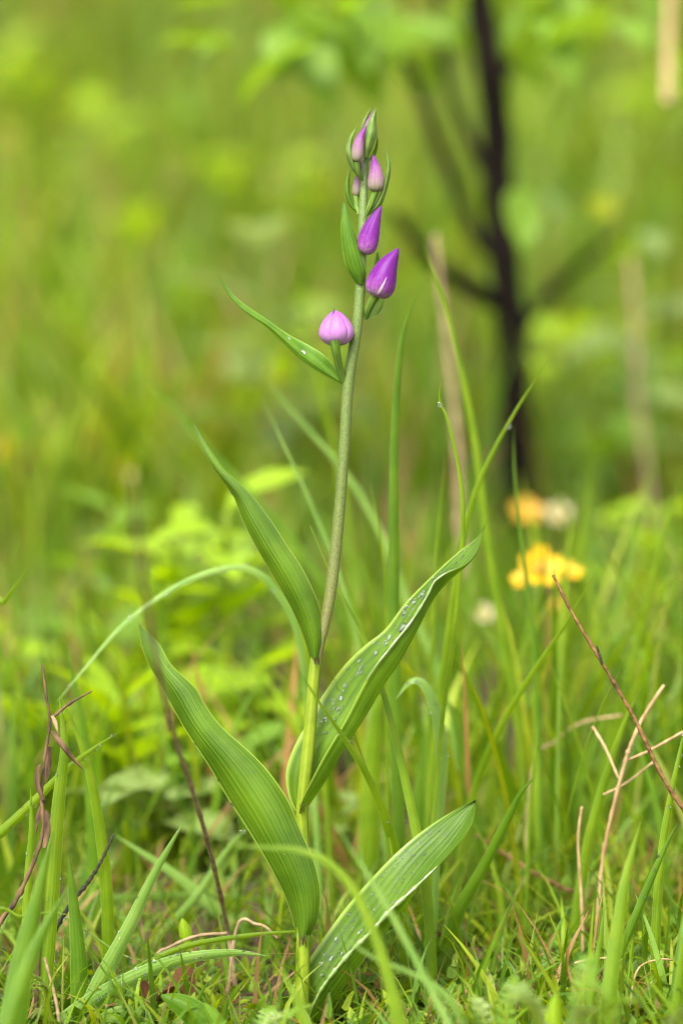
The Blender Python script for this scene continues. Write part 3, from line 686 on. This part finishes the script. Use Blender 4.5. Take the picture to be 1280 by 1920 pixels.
herb('herb with greyish leaves behind the foot of the flower stem', 620, 1490, .2, .04, 6, 'herb_glaucous', pit=(0, .5))
herb('low mid green herb by the fallen brown twig', 930, 1560, .2, .035, 9, 'herb_mid')
herb('mid green herb beyond the crossing straws', 1190, 1200, .36, .05, 10, 'herb_mid')
herb('bright herb beyond the tall meadow edge blade', 1230, 960, .6, .06, 11)
herb('dim herb beside the blurred brown stalk', 1220, 650, 1.0, .09, 12, 'herb_mid')
herb('pale herb glimpsed beyond the trunk and its low branch', 1120, 800, .85, .07, 10, 'herb_mid')
herb('large pale arching leafed herb behind the long thin bract', 480, 470, .85, .10, 8, 'herb_glaucous', curls=(.8,), pit=(.2, .8))
herb('pale herb with broad leaves on the bank by the yellow spot', 1200, 440, .9, .08, 8, 'herb_glaucous', pit=(0, .5))
for px, py, d in [(110, 640, 1.3), (330, 560, 1.5), (60, 860, .95), (190, 780, 1.1), (560, 620, 1.0), (1080, 640, 1.2), (350, 180, 2.2), (180, 200, 2.0), (60, 450, 1.6), (430, 300, 1.9), (250, 420, 1.7), (1140, 250, 2.0), (1040, 420, 1.6), (600, 300, 1.8), (20, 100, 2.4), (1230, 120, 2.2)]:
    hm = random.choice(['herb', 'herb', 'herb_mid'])
    herb('blurred bushy %s herb in the grass of the far bank' % ('yellow-green' if hm == 'herb' else 'deeper green'), px, py, d, random.uniform(.06, .10), 14, hm, group='%s bushy herbs on the far bank' % ('yellow-green' if hm == 'herb' else 'deeper green'))
# broad ground leaf and small rosette leaves at the orchid's foot
def ground_leaf(label, pts, wpx, d, mat, tw=(.2, .4)):
    line = spline([P(x, y, d) for x, y in pts], 8); wm = wpx * px_size(d)
    V, F, U = ribbon(line, lambda t: wm * max(.04, math.sin(math.pi * min(1, .15 + .85 * t))) ** .7, tw, .35, nu=7)
    return tag(rooted('ground_leaf', V, F, M[mat], line[0], uv=U), label, 'leaf')
ground_leaf('broad oval green leaf lying by the red-brown dead leaf', [(425, 1945), (385, 1915), (345, 1885), (302, 1866)], 52, -.03, 'blade_dark')
ground_leaf('small greyish green leaf tip beside the broad oval one', [(418, 1945), (405, 1910), (383, 1880)], 26, -.035, 'herb_mid')
ground_leaf('tiny bright yellow-green leaf above the dew-sprinkled blade', [(352, 1768), (348, 1745), (342, 1722)], 24, .03, 'herb')
ground_leaf('round pale green leaf under the wide dew-sprinkled blade', [(190, 1960), (215, 1925), (240, 1885)], 70, .0, 'herb_mid')
ground_leaf('bright yellow-green leaf blurred in the near moss', [(1042, 1980), (1040, 1920), (1042, 1860)], 40, -.09, 'herb')
def feather(label, px, d, n, size, hgt):
    """low feathery herb: fronds of many small leaflets"""
    base = on_ground(px, d); e = empty('feathery_herb', base, label, 'herb')
    for q in range(n):
        az = random.uniform(0, 6.28); V, F, U = [], [], []
        tip = base + Vector((math.cos(az) * size * random.uniform(.5, 1), math.sin(az) * size * .6, hgt * random.uniform(.6, 1.1)))
        mid = base.lerp(tip, .5) + Vector((0, 0, hgt * .3)); line = spline([base, mid, tip], 9); m = len(line)
        for i in range(3, m):
            t = i / (m - 1); tg = (line[min(i + 1, m - 1)] - line[i - 1]).normalized(); s = tg.cross(Vector((0, 0, 1))).normalized(); nn = s.cross(tg)
            ln = size * .13 * math.sin(math.pi * (.2 + .75 * t))
            for sg in (-1, 1):
                for j in range(2):
                    p = line[i] + tg * (j * .003); q1 = p + (s * sg + tg * (.5 - .3 * j)) * ln * random.uniform(.7, 1.1) + nn * ln * random.uniform(-.1, .5)
                    w2 = tg * ln * .11; k = len(V); V += [p - w2, p + w2, p.lerp(q1, .6) + w2 * 1.5, q1, p.lerp(q1, .6) - w2 * 1.5]; U += [(.3, .1)] * 5
                    F.append((k, k + 1, k + 2, k + 3, k + 4))
        fo = obj('frond', mesh('frond', V, F, M['herb_glaucous' if q % 2 else 'herb_mid'], uv=U), e)
        rib, rf, ru = tube(line, taper(.0009, .0004, m), 5); obj('frond_stalk', mesh('frond_stalk', rib, rf, M['sheath'], uv=ru), fo)
feather('blurred feathery grey-green herb nestled in the moss beside the wet leaf', 930, -.09, 6, .032, .045)
feather('blurred feathery herb with its tuft rising before the straw bits', 1060, -.12, 6, .04, .07)
feather('blurred pale feathery herb at the moss corner', 1215, -.13, 6, .04, .06)
feather('small feathery seedling between the ribbed blades and the dewy one', 105, -.01, 4, .016, .03)
feather('low feathery herb spreading over the turf before the orchid foot', 470, -.06, 6, .03, .03)

# ------------------------------------------------------------------ flowers in the meadow
def flower(label, px, py, d, r, mat, tilt=(-.5, .2), n=5):
    top = P(px, py, d); base = Vector((top.x + .01, top.y, float(hill(top.x, top.y)) - .002))
    e = empty('meadow_flower', base, label, 'flower')
    line = spline([base, base.lerp(top, .6) + Vector((.006, 0, 0)), top], 6); V, F, U = tube(line, taper(.0016, .001, len(line)), 6)
    obj('stem', mesh('stem', V, F, M['sheath'], uv=U), e)
    rot = Matrix.Rotation(tilt[0] * -1, 3, 'X') @ Matrix.Rotation(tilt[1], 3, 'Y')
    for k in range(n):
        a = 2 * math.pi * k / n + .3; V, F, U = [], [], []
        for i in range(6):
            t = i / 5; wd = r * .85 * math.sin(math.pi * (.12 + .7 * t)) ** .8
            for j in range(5):
                u = j / 2 - 1
                v = Vector((r * t, u * wd / 2, r * (.38 * t * t + .10 * u * u))); v = rot @ (Matrix.Rotation(a, 3, 'Z') @ v); V.append(top + v); U.append((j / 4, t))
        for i in range(5):
            for j in range(4): F.append((i * 5 + j, i * 5 + j + 1, i * 5 + j + 6, i * 5 + j + 5))
        obj('petal', mesh('petal', V, F, M[mat], uv=U), e)
    V, F, U = tube([top + rot @ Vector((0, 0, z * r)) for z in (0, .12, .2, .24)], [r * .28, r * .26, r * .18, r * .04], 8)
    obj('flower_centre', mesh('flower_centre', V, F, M['lime' if mat == 'lime' else 'orange'], uv=U), e)
flower('brightest yellow flower in the tuft beyond the brown twig', 1010, 1068, .25, .0105, 'yellow', (-.9, .2))
flower('yellow flower half hidden at the brightest one', 985, 1088, .26, .0065, 'yellow', (-.6, -.4))
flower('small orange-yellow flower beside the brightest one', 1065, 1076, .27, .0062, 'yellow')
flower('orange blurred flower at the foot of the sapling trunk', 985, 962, .5, .0085, 'orange', (-.8, .1))
flower('cream blurred flower beside the orange one at the trunk foot', 1045, 966, .58, .0075, 'cream', (-.8, .1))
flower('tiny orange flower below the yellow tuft', 1042, 1142, .40, .006, 'orange')
flower('cream blurred flower low behind the tall soft blade', 905, 1152, .38, .0055, 'cream', (-.9, 0))
flower('yellow-green blurred bloom by the sapling low branch', 1128, 392, .85, .0085, 'lime', (-.9, 0))
flower('yellow blurred flower at the far edge of the bank grass', 4, 838, .9, .009, 'yellow', (-.9, 0))
flower('yellow blurred flower beyond the dry stalk top', 225, 882, .9, .008, 'orange', (-.9, 0))
flower('tiny yellow flower in the turf before the dew-sprinkled blade', 348, 1832, .01, .0017, 'yellow', (-.9, 0))

# ------------------------------------------------------------------ sapling behind
SD = .8
sb = on_ground(985, SD)
sap = empty('sapling', sb, 'dark slender sapling trunk with leafy twigs blurred behind the orchid', 'tree')
k = px_size(SD)
tl = spline([sb - Vector((0, 0, .01))] + [P(x, y, SD) for x, y in [(976, 1000), (968, 850), (962, 700), (952, 560), (934, 400), (930, 240), (912, 90), (888, -60), (870, -260), (880, -520)]], 8)
V, F, U = tube(tl, [x * (1 + .06 * math.sin(i * 1.1)) for i, x in enumerate(taper(32 * k, 27 * k, len(tl)))], 12)
trunk = obj('trunk', mesh('trunk', V, F, M['bark'], uv=U), sap)
BR = {}
def branch(pts, r0, r1, d0, d1):
    L = [P(x, y, d0 + (d1 - d0) * i / (len(pts) - 1)) for i, (x, y) in enumerate(pts)]; line = spline(L, 7)
    V, F, U = tube(line, taper(r0 * k, r1 * k, len(line)), 8)
    obj('branch', mesh('branch', V, F, M['bark'], uv=U), sap)
    return line
brs = [branch([(945, 572), (900, 550), (850, 520), (800, 480), (740, 400)], 21, 10, .8, .74),
       branch([(940, 500), (880, 420), (835, 310), (790, 180), (745, 112), (700, 85)], 14, 13, .8, .95),
       branch([(915, 330), (870, 240), (838, 150), (828, 80), (820, -40)], 12, 9, .8, .9),
       branch([(925, 150), (965, 110), (1010, 75), (1070, 30)], 16, 9, .8, .85),
       branch([(960, 640), (1020, 560), (1080, 500), (1160, 440)], 13, 8, .8, 1.0),
       branch([(890, -40), (820, -120), (700, -160), (560, -200)], 11, 5, .8, .7),
       branch([(880, -120), (960, -200), (1080, -245), (1180, -258), (1290, -250)], 9, 4, .8, .75)]
def sleaf(p, s, az=None, pitch=None):
    put_leaf(sap, ('sap_leaf', random.choice((.35, .8))), p, random.uniform(0, 6.28) if az is None else az, random.uniform(-.7, .4) if pitch is None else pitch, s, random.uniform(-.6, .6))
for ln in brs:
    for i in range(len(ln) // 2, len(ln), 3):
        if random.random() < .5: sleaf(ln[i], random.uniform(.03, .05))
def leaf_cluster(px, py, sx, sy, n, dr=(.55, .85), s=(.04, .06)):
    for _ in range(n):
        sleaf(P(px + random.gauss(0, sx), py + random.gauss(0, sy), random.uniform(*dr)), random.uniform(*s))
leaf_cluster(610, 45, 75, 40, 26)
leaf_cluster(720, 30, 60, 40, 14, (.6, .9))
leaf_cluster(1000, 40, 40, 30, 9)
leaf_cluster(1100, 30, 60, 35, 10)
leaf_cluster(830, 40, 60, 30, 8, (.88, .98))
leaf_cluster(700, -90, 200, 50, 26)
leaf_cluster(1020, 330, 30, 20, 2)

# ------------------------------------------------------------------ the orchid
OB = on_ground(566, 0)
orchid = empty('orchid', OB, 'flowering orchid with violet buds, four broad ribbed leaves and slender green stem', 'orchid')
sp = [(566, 1945, 0), (567, 1850, 0), (568, 1760, 0), (569, 1640, .001), (566, 1540, .001), (571, 1470, 0), (579, 1390, 0), (586, 1300, 0), (592, 1240, 0), (607, 1175, 0), (621, 1100, 0), (635, 970, 0), (645, 840, 0), (653, 720, 0), (668, 620, 0), (675, 545, 0), (679, 440, 0), (682, 350, .001), (686, 288, .002), (692, 240, .003)]
STEM = spline([P(*q) for q in sp], 8)
rad_y = [(1950, 12.5), (1760, 12), (1540, 11), (1400, 11), (1250, 10.5), (1200, 9.5), (1100, 11), (900, 10.5), (720, 10.5), (620, 10), (545, 9.5), (440, 8), (340, 7.5), (290, 6.5), (240, 4)]
def stem_r(py): return float(np.interp(-py, [-y for y, _ in rad_y], [r for _, r in rad_y])) * PX
spy = np.array([q[1] for q in spline([Vector((0, q[1], 0)) for q in sp], 8)])
SR = [stem_r(y) for y in spy]
V, F, U = tube(STEM, SR, 16)
stem_o = obj('stem', mesh('stem', V, F, M['stem'], uv=U), orchid)
# fine down on the upper stem
hv, hf, hu = [], [], []
for _ in range(5200):
    i = random.randint(int(len(STEM) * .42), len(STEM) - 3); f = random.random(); p = STEM[i].lerp(STEM[i + 1], f)
    tg = (STEM[i + 1] - STEM[i]).normalized(); a = tg.cross(Vector((0, 1, 0))).normalized(); b2 = tg.cross(a); th = random.uniform(0, 6.28)
    o_ = a * math.cos(th) + b2 * math.sin(th); s_ = tg.cross(o_) * .00005; r_ = SR[i] * .98; ln = random.uniform(.0003, .00062)
    k0 = len(hv); q = p + o_ * r_; hv += [q - s_, q + s_, q + o_ * ln + tg * random.uniform(-.0001, .0002)]; hf.append((k0, k0 + 1, k0 + 2)); hu += [(.5, .5)] * 3
ho = obj('down', mesh('down', hv, hf, M['hair'], uv=hu), stem_o); ho['kind'] = 'stuff'
def sheath(y0, y1, grow=1.14):
    idx = [i for i, y in enumerate(spy) if y1 <= y <= y0]
    ln = [STEM[i] for i in idx]; rr = [SR[i] * (grow + .05 * math.sin(math.pi * j / max(1, len(idx) - 1))) for j, i in enumerate(idx)]
    V, F, U = tube(ln, rr, 18, cap=False); obj('sheath', mesh('sheath', V, F, M['sheath'], uv=U), orchid)
sheath(1950, 1752, 1.06); sheath(1752, 1232, 1.05)
def qd(dl, t):
    a, b2, c = dl; return a * (1 - t) * (1 - 2 * t) + 4 * b2 * t * (1 - t) + c * t * (2 * t - 1)
class Leaf:
    def __init__(s, far, keel, near, df, dk, dn, wav=0, seed=0):
        def ln(p): return resample(spline([Vector((x, y, 0)) for x, y in p], 10), 81)
        s.f, s.n = ln(far), ln(near)
        s.k = ln(keel) if keel else [a.lerp(b2, .5) for a, b2 in zip(s.f, s.n)]
        s.d = (df, dk, dn); s.wav = wav; s.seed = seed
    def at(s, t, u):
        x = t * 80; i = min(79, int(x)); fr = x - i
        a, b2, c = (q[i].lerp(q[i + 1], fr) for q in (s.f, s.k, s.n))
        wa, wb, wc = (1 - u) * (1 - 2 * u), 4 * u * (1 - u), u * (2 * u - 1)
        p = a * wa + b2 * wb + c * wc
        d = qd(s.d[0], t) * wa + qd(s.d[1], t) * wb + qd(s.d[2], t) * wc
        e = (2 * u - 1) ** 2
        d += s.wav * e * math.sin(t * 17 + s.seed + (2.0 if u > .5 else 0)) + .00016 * math.sin(u * 2 * math.pi * 9)
        return P(p.x, p.y, d)
    def normal(s, t, u, ref):
        e = .004
        n = (s.at(min(1, t + e), u) - s.at(max(0, t - e), u)).cross(s.at(t, min(1, u + e)) - s.at(t, max(0, u - e))).normalized()
        return n if n.dot(ref) > 0 else -n
    def build(s, name, mat, label=None, nt=72, nu=33):
        V, F, U = [], [], []
        for i in range(nt + 1):
            for k in range(nu): V.append(s.at(i / nt, k / (nu - 1))); U.append((k / (nu - 1), i / nt))
        for i in range(nt):
            for k in range(nu - 1): F.append((i * nu + k, i * nu + k + 1, (i + 1) * nu + k + 1, (i + 1) * nu + k))
        o = obj(name, mesh(name, V, F, M[mat], uv=U), orchid)
        if label: o['label'] = label
        return o
TOCAM = Vector((0, -1, .25))
def bead(leaf, o, n, tr, ur, smin=.8, smax=2.6, bigs=(), ref=TOCAM):
    items = []
    for _ in range(n):
        t, u = random.uniform(*tr), random.uniform(*ur)
        items.append((leaf.at(t, u), leaf.normal(t, u, ref), PX * (smin + (smax - smin) * random.random() ** 2.6), random.uniform(1, 1.35)))
    droplets(o, items)
    for t, u, s in bigs:
        place_drop(o, leaf.at(t, u), leaf.normal(t, u, ref), PX * s, stretch=1.3)

L1 = Leaf([(555, 1758), (549, 1728), (534, 1681), (509, 1631), (471, 1566), (427, 1497), (390, 1434), (346, 1366), (318, 1316), (296, 1275), (275, 1238), (264, 1203), (261, 1170)], None,
          [(580, 1758), (594, 1730), (600, 1690), (599, 1658), (588, 1612), (566, 1562), (538, 1497), (490, 1431), (415, 1362), (383, 1318), (366, 1289), (322, 1247), (302, 1212), (282, 1190), (261, 1169)],
          (.002, .001, .012), (-.0042, -.0065, .009), (.002, -.002, .010), .0012, .5)
o1 = L1.build('leaf', 'leaf', 'largest lowest leaf with smooth ribbed back leaning out')
bead(L1, o1, 60, (.1, .95), (.02, .98), .6, 1.5, [(.42, 0.0, 4), (.5, .02, 2.6), (.62, .01, 2.6)])
L3 = Leaf([(581, 1236), (567, 1190), (546, 1142), (515, 1087), (481, 1028), (453, 973), (438, 932), (411, 894), (387, 856), (371, 825), (363, 795)], None,
          [(601, 1234), (607, 1200), (605, 1169), (598, 1135), (581, 1093), (561, 1056), (537, 1021), (509, 977), (475, 932), (447, 904), (420, 880), (403, 856), (385, 829), (364, 794)],
          (.003, .000, .010), (-.0038, -.0065, .008), (.003, -.002, .009), .0008, 2.1)
o3 = L3.build('leaf', 'leaf', 'upper ribbed leaf tapering to a fine yellowish tip')
bead(L3, o3, 45, (.1, .95), (.02, .98), .6, 1.5, [(.7, 0.01, 3.2)])
L2 = Leaf([(556, 1525), (541, 1492), (536, 1450), (549, 1405), (572, 1362), (604, 1305), (645, 1248), (688, 1207), (722, 1180), (762, 1128), (820, 1070), (860, 1034), (894, 1008), (911, 979)],
          [(568, 1528), (580, 1508), (604, 1470), (642, 1402), (680, 1345), (715, 1288), (748, 1240), (778, 1186), (806, 1132), (836, 1095), (866, 1066), (890, 1036), (911, 979)],
          [(560, 1525), (566, 1500), (596, 1438), (622, 1392), (648, 1348), (690, 1268), (732, 1213), (770, 1166), (800, 1118), (813, 1092), (838, 1074), (872, 1058), (895, 1030), (911, 980)],
          (.006, .013, .010), (.003, .001, .008), (-.004, -.007, .006), .0009, 1.2)
o2 = L2.build('leaf', 'leaf', 'long folded leaf covered in dew beads with wet margin painted pale as sheen')
bead(L2, o2, 260, (.24, .93), (.005, .19), 1.1, 3.0, [(.62, .17, 8), (.36, .12, 4.5), (.40, .09, 4), (.45, .14, 4), (.52, .12, 4.6), (.58, .10, 4.5), (.56, .13, 3.8), (.70, .1, 4), (.73, .12, 4.4), (.33, .15, 4.2), (.48, .06, 3.6), (.66, .07, 3.8), (.29, .11, 3.6)], ref=Vector((-.3, -1, .6)))
L4 = Leaf([(530, 1945), (534, 1908), (549, 1850), (566, 1818), (584, 1792), (614, 1748), (650, 1700), (692, 1652), (740, 1602), (792, 1558), (850, 1520), (891, 1500)],
          [(560, 1950), (585, 1925), (622, 1880), (660, 1822), (692, 1776), (724, 1732), (750, 1698), (775, 1660), (806, 1618), (840, 1578), (868, 1540), (891, 1501)],
          [(570, 1950), (580, 1900), (604, 1850), (650, 1792), (692, 1750), (732, 1706), (772, 1670), (812, 1632), (850, 1592), (880, 1553), (889, 1525), (892, 1501)],
          (.005, .011, .010), (.002, .000, .010), (-.006, -.010, .004), .0009, .3)
o4 = L4.build('leaf', 'leaf_low', 'low wide dewy leaf with burnt dark tip')
bead(L4, o4, 280, (.10, .85), (.005, .36), 1.0, 2.7, [(.30, .14, 5), (.36, .08, 4), (.27, .10, 3.6), (.24, .16, 4), (.33, .2, 4), (.45, .05, 3.6)], ref=Vector((-.3, -1, .6)))
# rolled near margins, wet, with the water sheen put into their pale colour
def wet_sheen_edge(leaf, o, t0, t1, n, r0, u=.99):
    ln, rr = [], []
    for i in range(n):
        f = i / (n - 1); t = t0 + (t1 - t0) * f
        ln.append(leaf.at(t, u) + Vector((0, -.0006, .0004))); rr.append(PX * r0 * (.12 + .88 * math.sin(math.pi * f) ** .6) * (1 + .28 * math.sin(i * .9) + .2 * math.sin(i * 2.3 + 1)))
    V, F, U = tube(ln, rr, 10); obj('rolled_margin', mesh('rolled_margin', V, F, M['wet'], uv=U), o)
wet_sheen_edge(L2, o2, .42, .84, 50, 2.6)
wet_sheen_edge(L4, o4, .10, .74, 70, 4.6)
# leaf-base streaks (dark dry lines where the blades clasp the stem)
for (x, y0, y1) in [(561, 1752, 1775), (567, 1748, 1772), (573, 1752, 1776), (563, 1506, 1522), (569, 1500, 1524), (590, 1232, 1246), (597, 1232, 1248)]:
    ln = spline([P(x, y0, -.0042), P(x + .5, (y0 + y1) / 2, -.0037), P(x, y1, -.0028)], 4); V, F, U = tube(ln, [.0001, .0002, .00028, .0003, .0003, .00028, .00024, .0002, .0001], 6)
    obj('streak', mesh('streak', V, F, M['withered'], uv=U), orchid)

# bracts
def bract(far, near, df, dk, dn, mat='bract', keel=None, label=None, wav=.0003):
    l = Leaf(far, keel, near, df, dk, dn, wav, random.random() * 6); o = l.build('bract', mat, label, 40, 17); return l, o
lb, ob = bract([(644, 712), (612, 670), (580, 648), (546, 630), (520, 613), (496, 596), (462, 573), (438, 553), (422, 532), (409, 512)],
      [(641, 718), (600, 690), (560, 660), (528, 632), (505, 612), (480, 596), (452, 577), (432, 556), (418, 534), (409, 512)],
      (.002, .006, .002), (.0, .001, .0), (-.002, -.003, -.004), 'bract', [(642, 720), (602, 698), (562, 670), (526, 638), (498, 612), (472, 594), (448, 575), (430, 555), (417, 533), (409, 512)], 'long narrow bract reaching out from the lowest flower')
bead(lb, ob, 60, (.08, .8), (.05, .6), .7, 2.0, [(.3, .2, 4), (.42, .1, 3.2)], ref=Vector((0, -1, .6)))
lb, ob = bract([(668, 532), (650, 505), (641, 465), (639, 425), (641, 392), (644, 375)], [(682, 533), (686, 512), (682, 488), (672, 455), (661, 422), (652, 392), (645, 375)],
      (-.001, -.0045, -.004), (-.003, -.007, -.005), (-.001, -.0035, -.004), 'bract', label='broad green bract held upright against the stem')
bead(lb, ob, 26, (.1, .9), (.05, .95), .6, 1.5)
lb, ob = bract([(683, 598), (690, 570), (697, 530), (700, 500), (704, 480), (707, 472)], [(687, 600), (708, 590), (719, 570), (722, 540), (718, 505), (708, 472)],
      (.004, .008, .008), (.006, .012, .010), (.003, .007, .008), 'bract_pale')
bead(lb, ob, 10, (.1, .4), (.4, .9), .8, 2.6)
bract([(684, 400), (700, 385), (713, 360), (721, 328), (724, 305), (721, 279)], [(688, 406), (711, 391), (722, 368), (731, 332), (732, 308), (722, 279)], (.002, .001, .0), (.001, -.003, -.001), (.003, .002, .0), 'bract_pale')
bract([(677, 339), (660, 320), (650, 300), (647, 284), (652, 264), (660, 248), (669, 237)], [(676, 330), (669, 314), (663, 300), (659, 282), (661, 262), (665, 248), (669, 238)], (.0, -.001, -.001), (-.003, -.006, -.003), (-.002, -.004, -.002), 'bract_pale')
bract([(671, 401), (655, 386), (647, 362), (647, 342), (652, 328), (658, 318)], [(672, 396), (664, 385), (657, 365), (656, 345), (656, 330), (659, 318)], (.003, .005, .005), (.002, .002, .004), (.004, .006, .006), 'bract')
bract([(682, 296), (680, 268), (685, 243), (695, 218), (705, 203)], [(691, 296), (701, 272), (707, 250), (705, 226), (706, 203)], (-.0005, -.001, .001), (-.003, -.0055, .0), (.0, .0, .002), 'bract_pale')
bract([(688, 302), (697, 288), (704, 270), (707, 256)], [(692, 303), (703, 292), (708, 274), (708, 257)], (.003, .004, .004), (.004, .006, .006), (.003, .004, .004), 'bract')
bract([(680, 262), (675, 246), (680, 226), (690, 210), (697, 199)], [(686, 262), (684, 246), (688, 228), (694, 212), (698, 199)], (.002, .002, .002), (.001, .0, .002), (.003, .004, .003), 'bract_pale')

# flower buds
def bud(base, tip, wpx, mat, d=0.0, bow=0, prof='drop', nsep=3, rot=0, gap=0, label=None, ovary=None, stripe=False, lean=0.0):
    b0, b1 = P(*base, d), P(*tip, d + lean); ax = (b1 - b0); L_ = ax.length; mid = b0.lerp(b1, .55) + ax.normalized().cross(Vector((0, 1, 0))) * bow * PX
    n = 29; fine = resample(spline([b0, mid, b1], 14), 281); tv = [(i / (n - 1)) ** 1.5 for i in range(n)]; line = [fine[round(t * 280)] for t in tv]; R0 = wpx * PX / 2
    def rp(t):
        if prof == 'drop': return R0 * max(.015, math.sin(math.pi * min(1, (t + .006) ** .55)) ** .70 * (1 - .22 * t))
        return R0 * max(.02, math.sin(math.pi * min(1, (t + .012) ** .72)) ** .6)
    ref = Vector((.0, -1, .15))
    frames = []
    for i in range(n):
        tg = (line[min(i + 1, n - 1)] - line[max(i - 1, 0)]).normalized(); a = (ref - tg * ref.dot(tg)).normalized(); frames.append((a, tg.cross(a)))
    V, F, U = tube(line, [rp(tv[i]) * .86 for i in range(n)], 14)
    core = obj('bud', mesh('bud', V, F, M[mat], uv=U), orchid)
    if label: core['label'] = label
    for s in range(nsep):
        th0 = rot + 2 * math.pi * s / nsep; half = math.pi / nsep * 1.16; V, F, U = [], [], []; nu = 13
        for i in range(n):
            t = tv[i]; r = rp(t); a, b2 = frames[i]; hw = half * (1 - gap * t ** 3)
            for q in range(nu):
                u = q / (nu - 1) * 2 - 1; th = th0 + u * hw
                rr = r * (1.04 - .20 * abs(u) ** 4 + .035 * math.exp(-(u / .1) ** 2)) + .00008
                V.append(line[i] + (a * math.cos(th) + b2 * math.sin(th)) * rr); U.append((q / (nu - 1), t))
        for i in range(n - 1):
            for q in range(nu - 1): F.append((i * nu + q, i * nu + q + 1, (i + 1) * nu + q + 1, (i + 1) * nu + q))
        obj('sepal', mesh('sepal', V, F, M[mat], uv=U), core)
    hv, hf, hu = [], [], []
    for _ in range(420):
        i = random.randint(1, n - 3); th = random.uniform(0, 6.28); a, b2 = frames[i]; q = a * math.cos(th) + b2 * math.sin(th)
        p = line[i].lerp(line[i + 1], random.random()) + q * (rp(tv[i]) * 1.0); tg = (line[i + 1] - line[i]).normalized(); s_ = tg.cross(q) * .00005; k0 = len(hv)
        hv += [p - s_, p + s_, p + q * random.uniform(.0003, .0006) + tg * .0002]; hf.append((k0, k0 + 1, k0 + 2)); hu += [(.5, .5)] * 3
    obj('down', mesh('down', hv, hf, M['white'], uv=hu), core)['kind'] = 'stuff'
    if stripe:
        V, F, U = [], [], []
        for i in range(3, 16):
            t = tv[i]; a, b2 = frames[i]
            for q in range(5):
                th = rot + (q / 2 - 1) * .13 * max(.05, 1 - (i - 2) / 13.5) ** .7 - .12 + .02 * i
                V.append(line[i] + (a * math.cos(th) + b2 * math.sin(th)) * (rp(t) * 1.08 + .00012)); U.append((q / 4, t))
        for i in range(12):
            for q in range(4): F.append((i * 5 + q, i * 5 + q + 1, i * 5 + q + 6, i * 5 + q + 5))
        obj('white_stripe', mesh('white_stripe', V, F, M['white'], uv=U), core)
    if ovary:
        pts, r0, r1 = ovary
        ln = spline([P(x, y, dd) for x, y, dd in pts], 8); m = len(ln); V, F, U = [], [], []; seg = 24
        for i in range(m):
            t = i / (m - 1); tg = (ln[min(i + 1, m - 1)] - ln[max(i - 1, 0)]).normalized(); a = tg.cross(ref).normalized(); b2 = tg.cross(a)
            for q in range(seg):
                th = 2 * math.pi * q / seg; rr = (r0 + (r1 - r0) * t) * PX * (1 + .13 * math.cos(6 * th + 1.5 * t))
                V.append(ln[i] + (a * math.cos(th) + b2 * math.sin(th)) * rr); U.append((q / seg, t))
        for i in range(m - 1):
            for q in range(seg): F.append((i * seg + q, i * seg + (q + 1) % seg, (i + 1) * seg + (q + 1) % seg, (i + 1) * seg + q))
        obj('ovary', mesh('ovary', V, F, M['ovary'], uv=U), core)
    return core
bo = bud((630, 648), (629, 582), 62, 'bud_open', -.004, prof='round', nsep=5, rot=.2, gap=.25, label='round half-open lilac flower seen from below', ovary=([(644, 716, 0), (636, 690, -.003), (630, 660, -.007), (627, 636, -.0085)], 5, 9))
ln = spline([P(620, 608, -.004), P(623, 595, -.006), P(627, 578, -.005)], 5); V, F, U = tube(ln, taper(.0011, .0001, len(ln)), 6)
obj('petal_tip', mesh('petal_tip', V, F, M['bud'], uv=U), bo)
bud((706, 557), (747, 465), 56, 'bud', -.004, bow=5, rot=.05, label='largest violet bud with a white stripe at its base', ovary=([(685, 594, .001), (692, 576, -.001), (704, 553, -.004)], 5, 8.5), stripe=True)
bud((684, 476), (714, 386), 40, 'bud', -.003, bow=3, rot=.6, label='violet bud tucked behind the broad upright bract')
bud((704, 360), (699, 290), 31, 'bud_pale', -.002, bow=-3, rot=1.0, ovary=([(686, 402, 0), (694, 385, -.001), (704, 358, -.002)], 3.5, 7))
bud((668, 304), (687, 235), 23, 'bud_pale', -.005, bow=5, rot=.4, ovary=([(677, 338, -.002), (671, 322, -.004), (668, 303, -.005)], 3, 5.5))
bud((667, 369), (675, 298), 20, 'bud_pale', .0035, bow=-3, rot=.2, ovary=([(673, 402, .002), (669, 388, .003), (667, 366, .0035)], 3.5, 6))
bud((684, 262), (704, 205), 17, 'bud_pale', .001, bow=3, rot=.9)
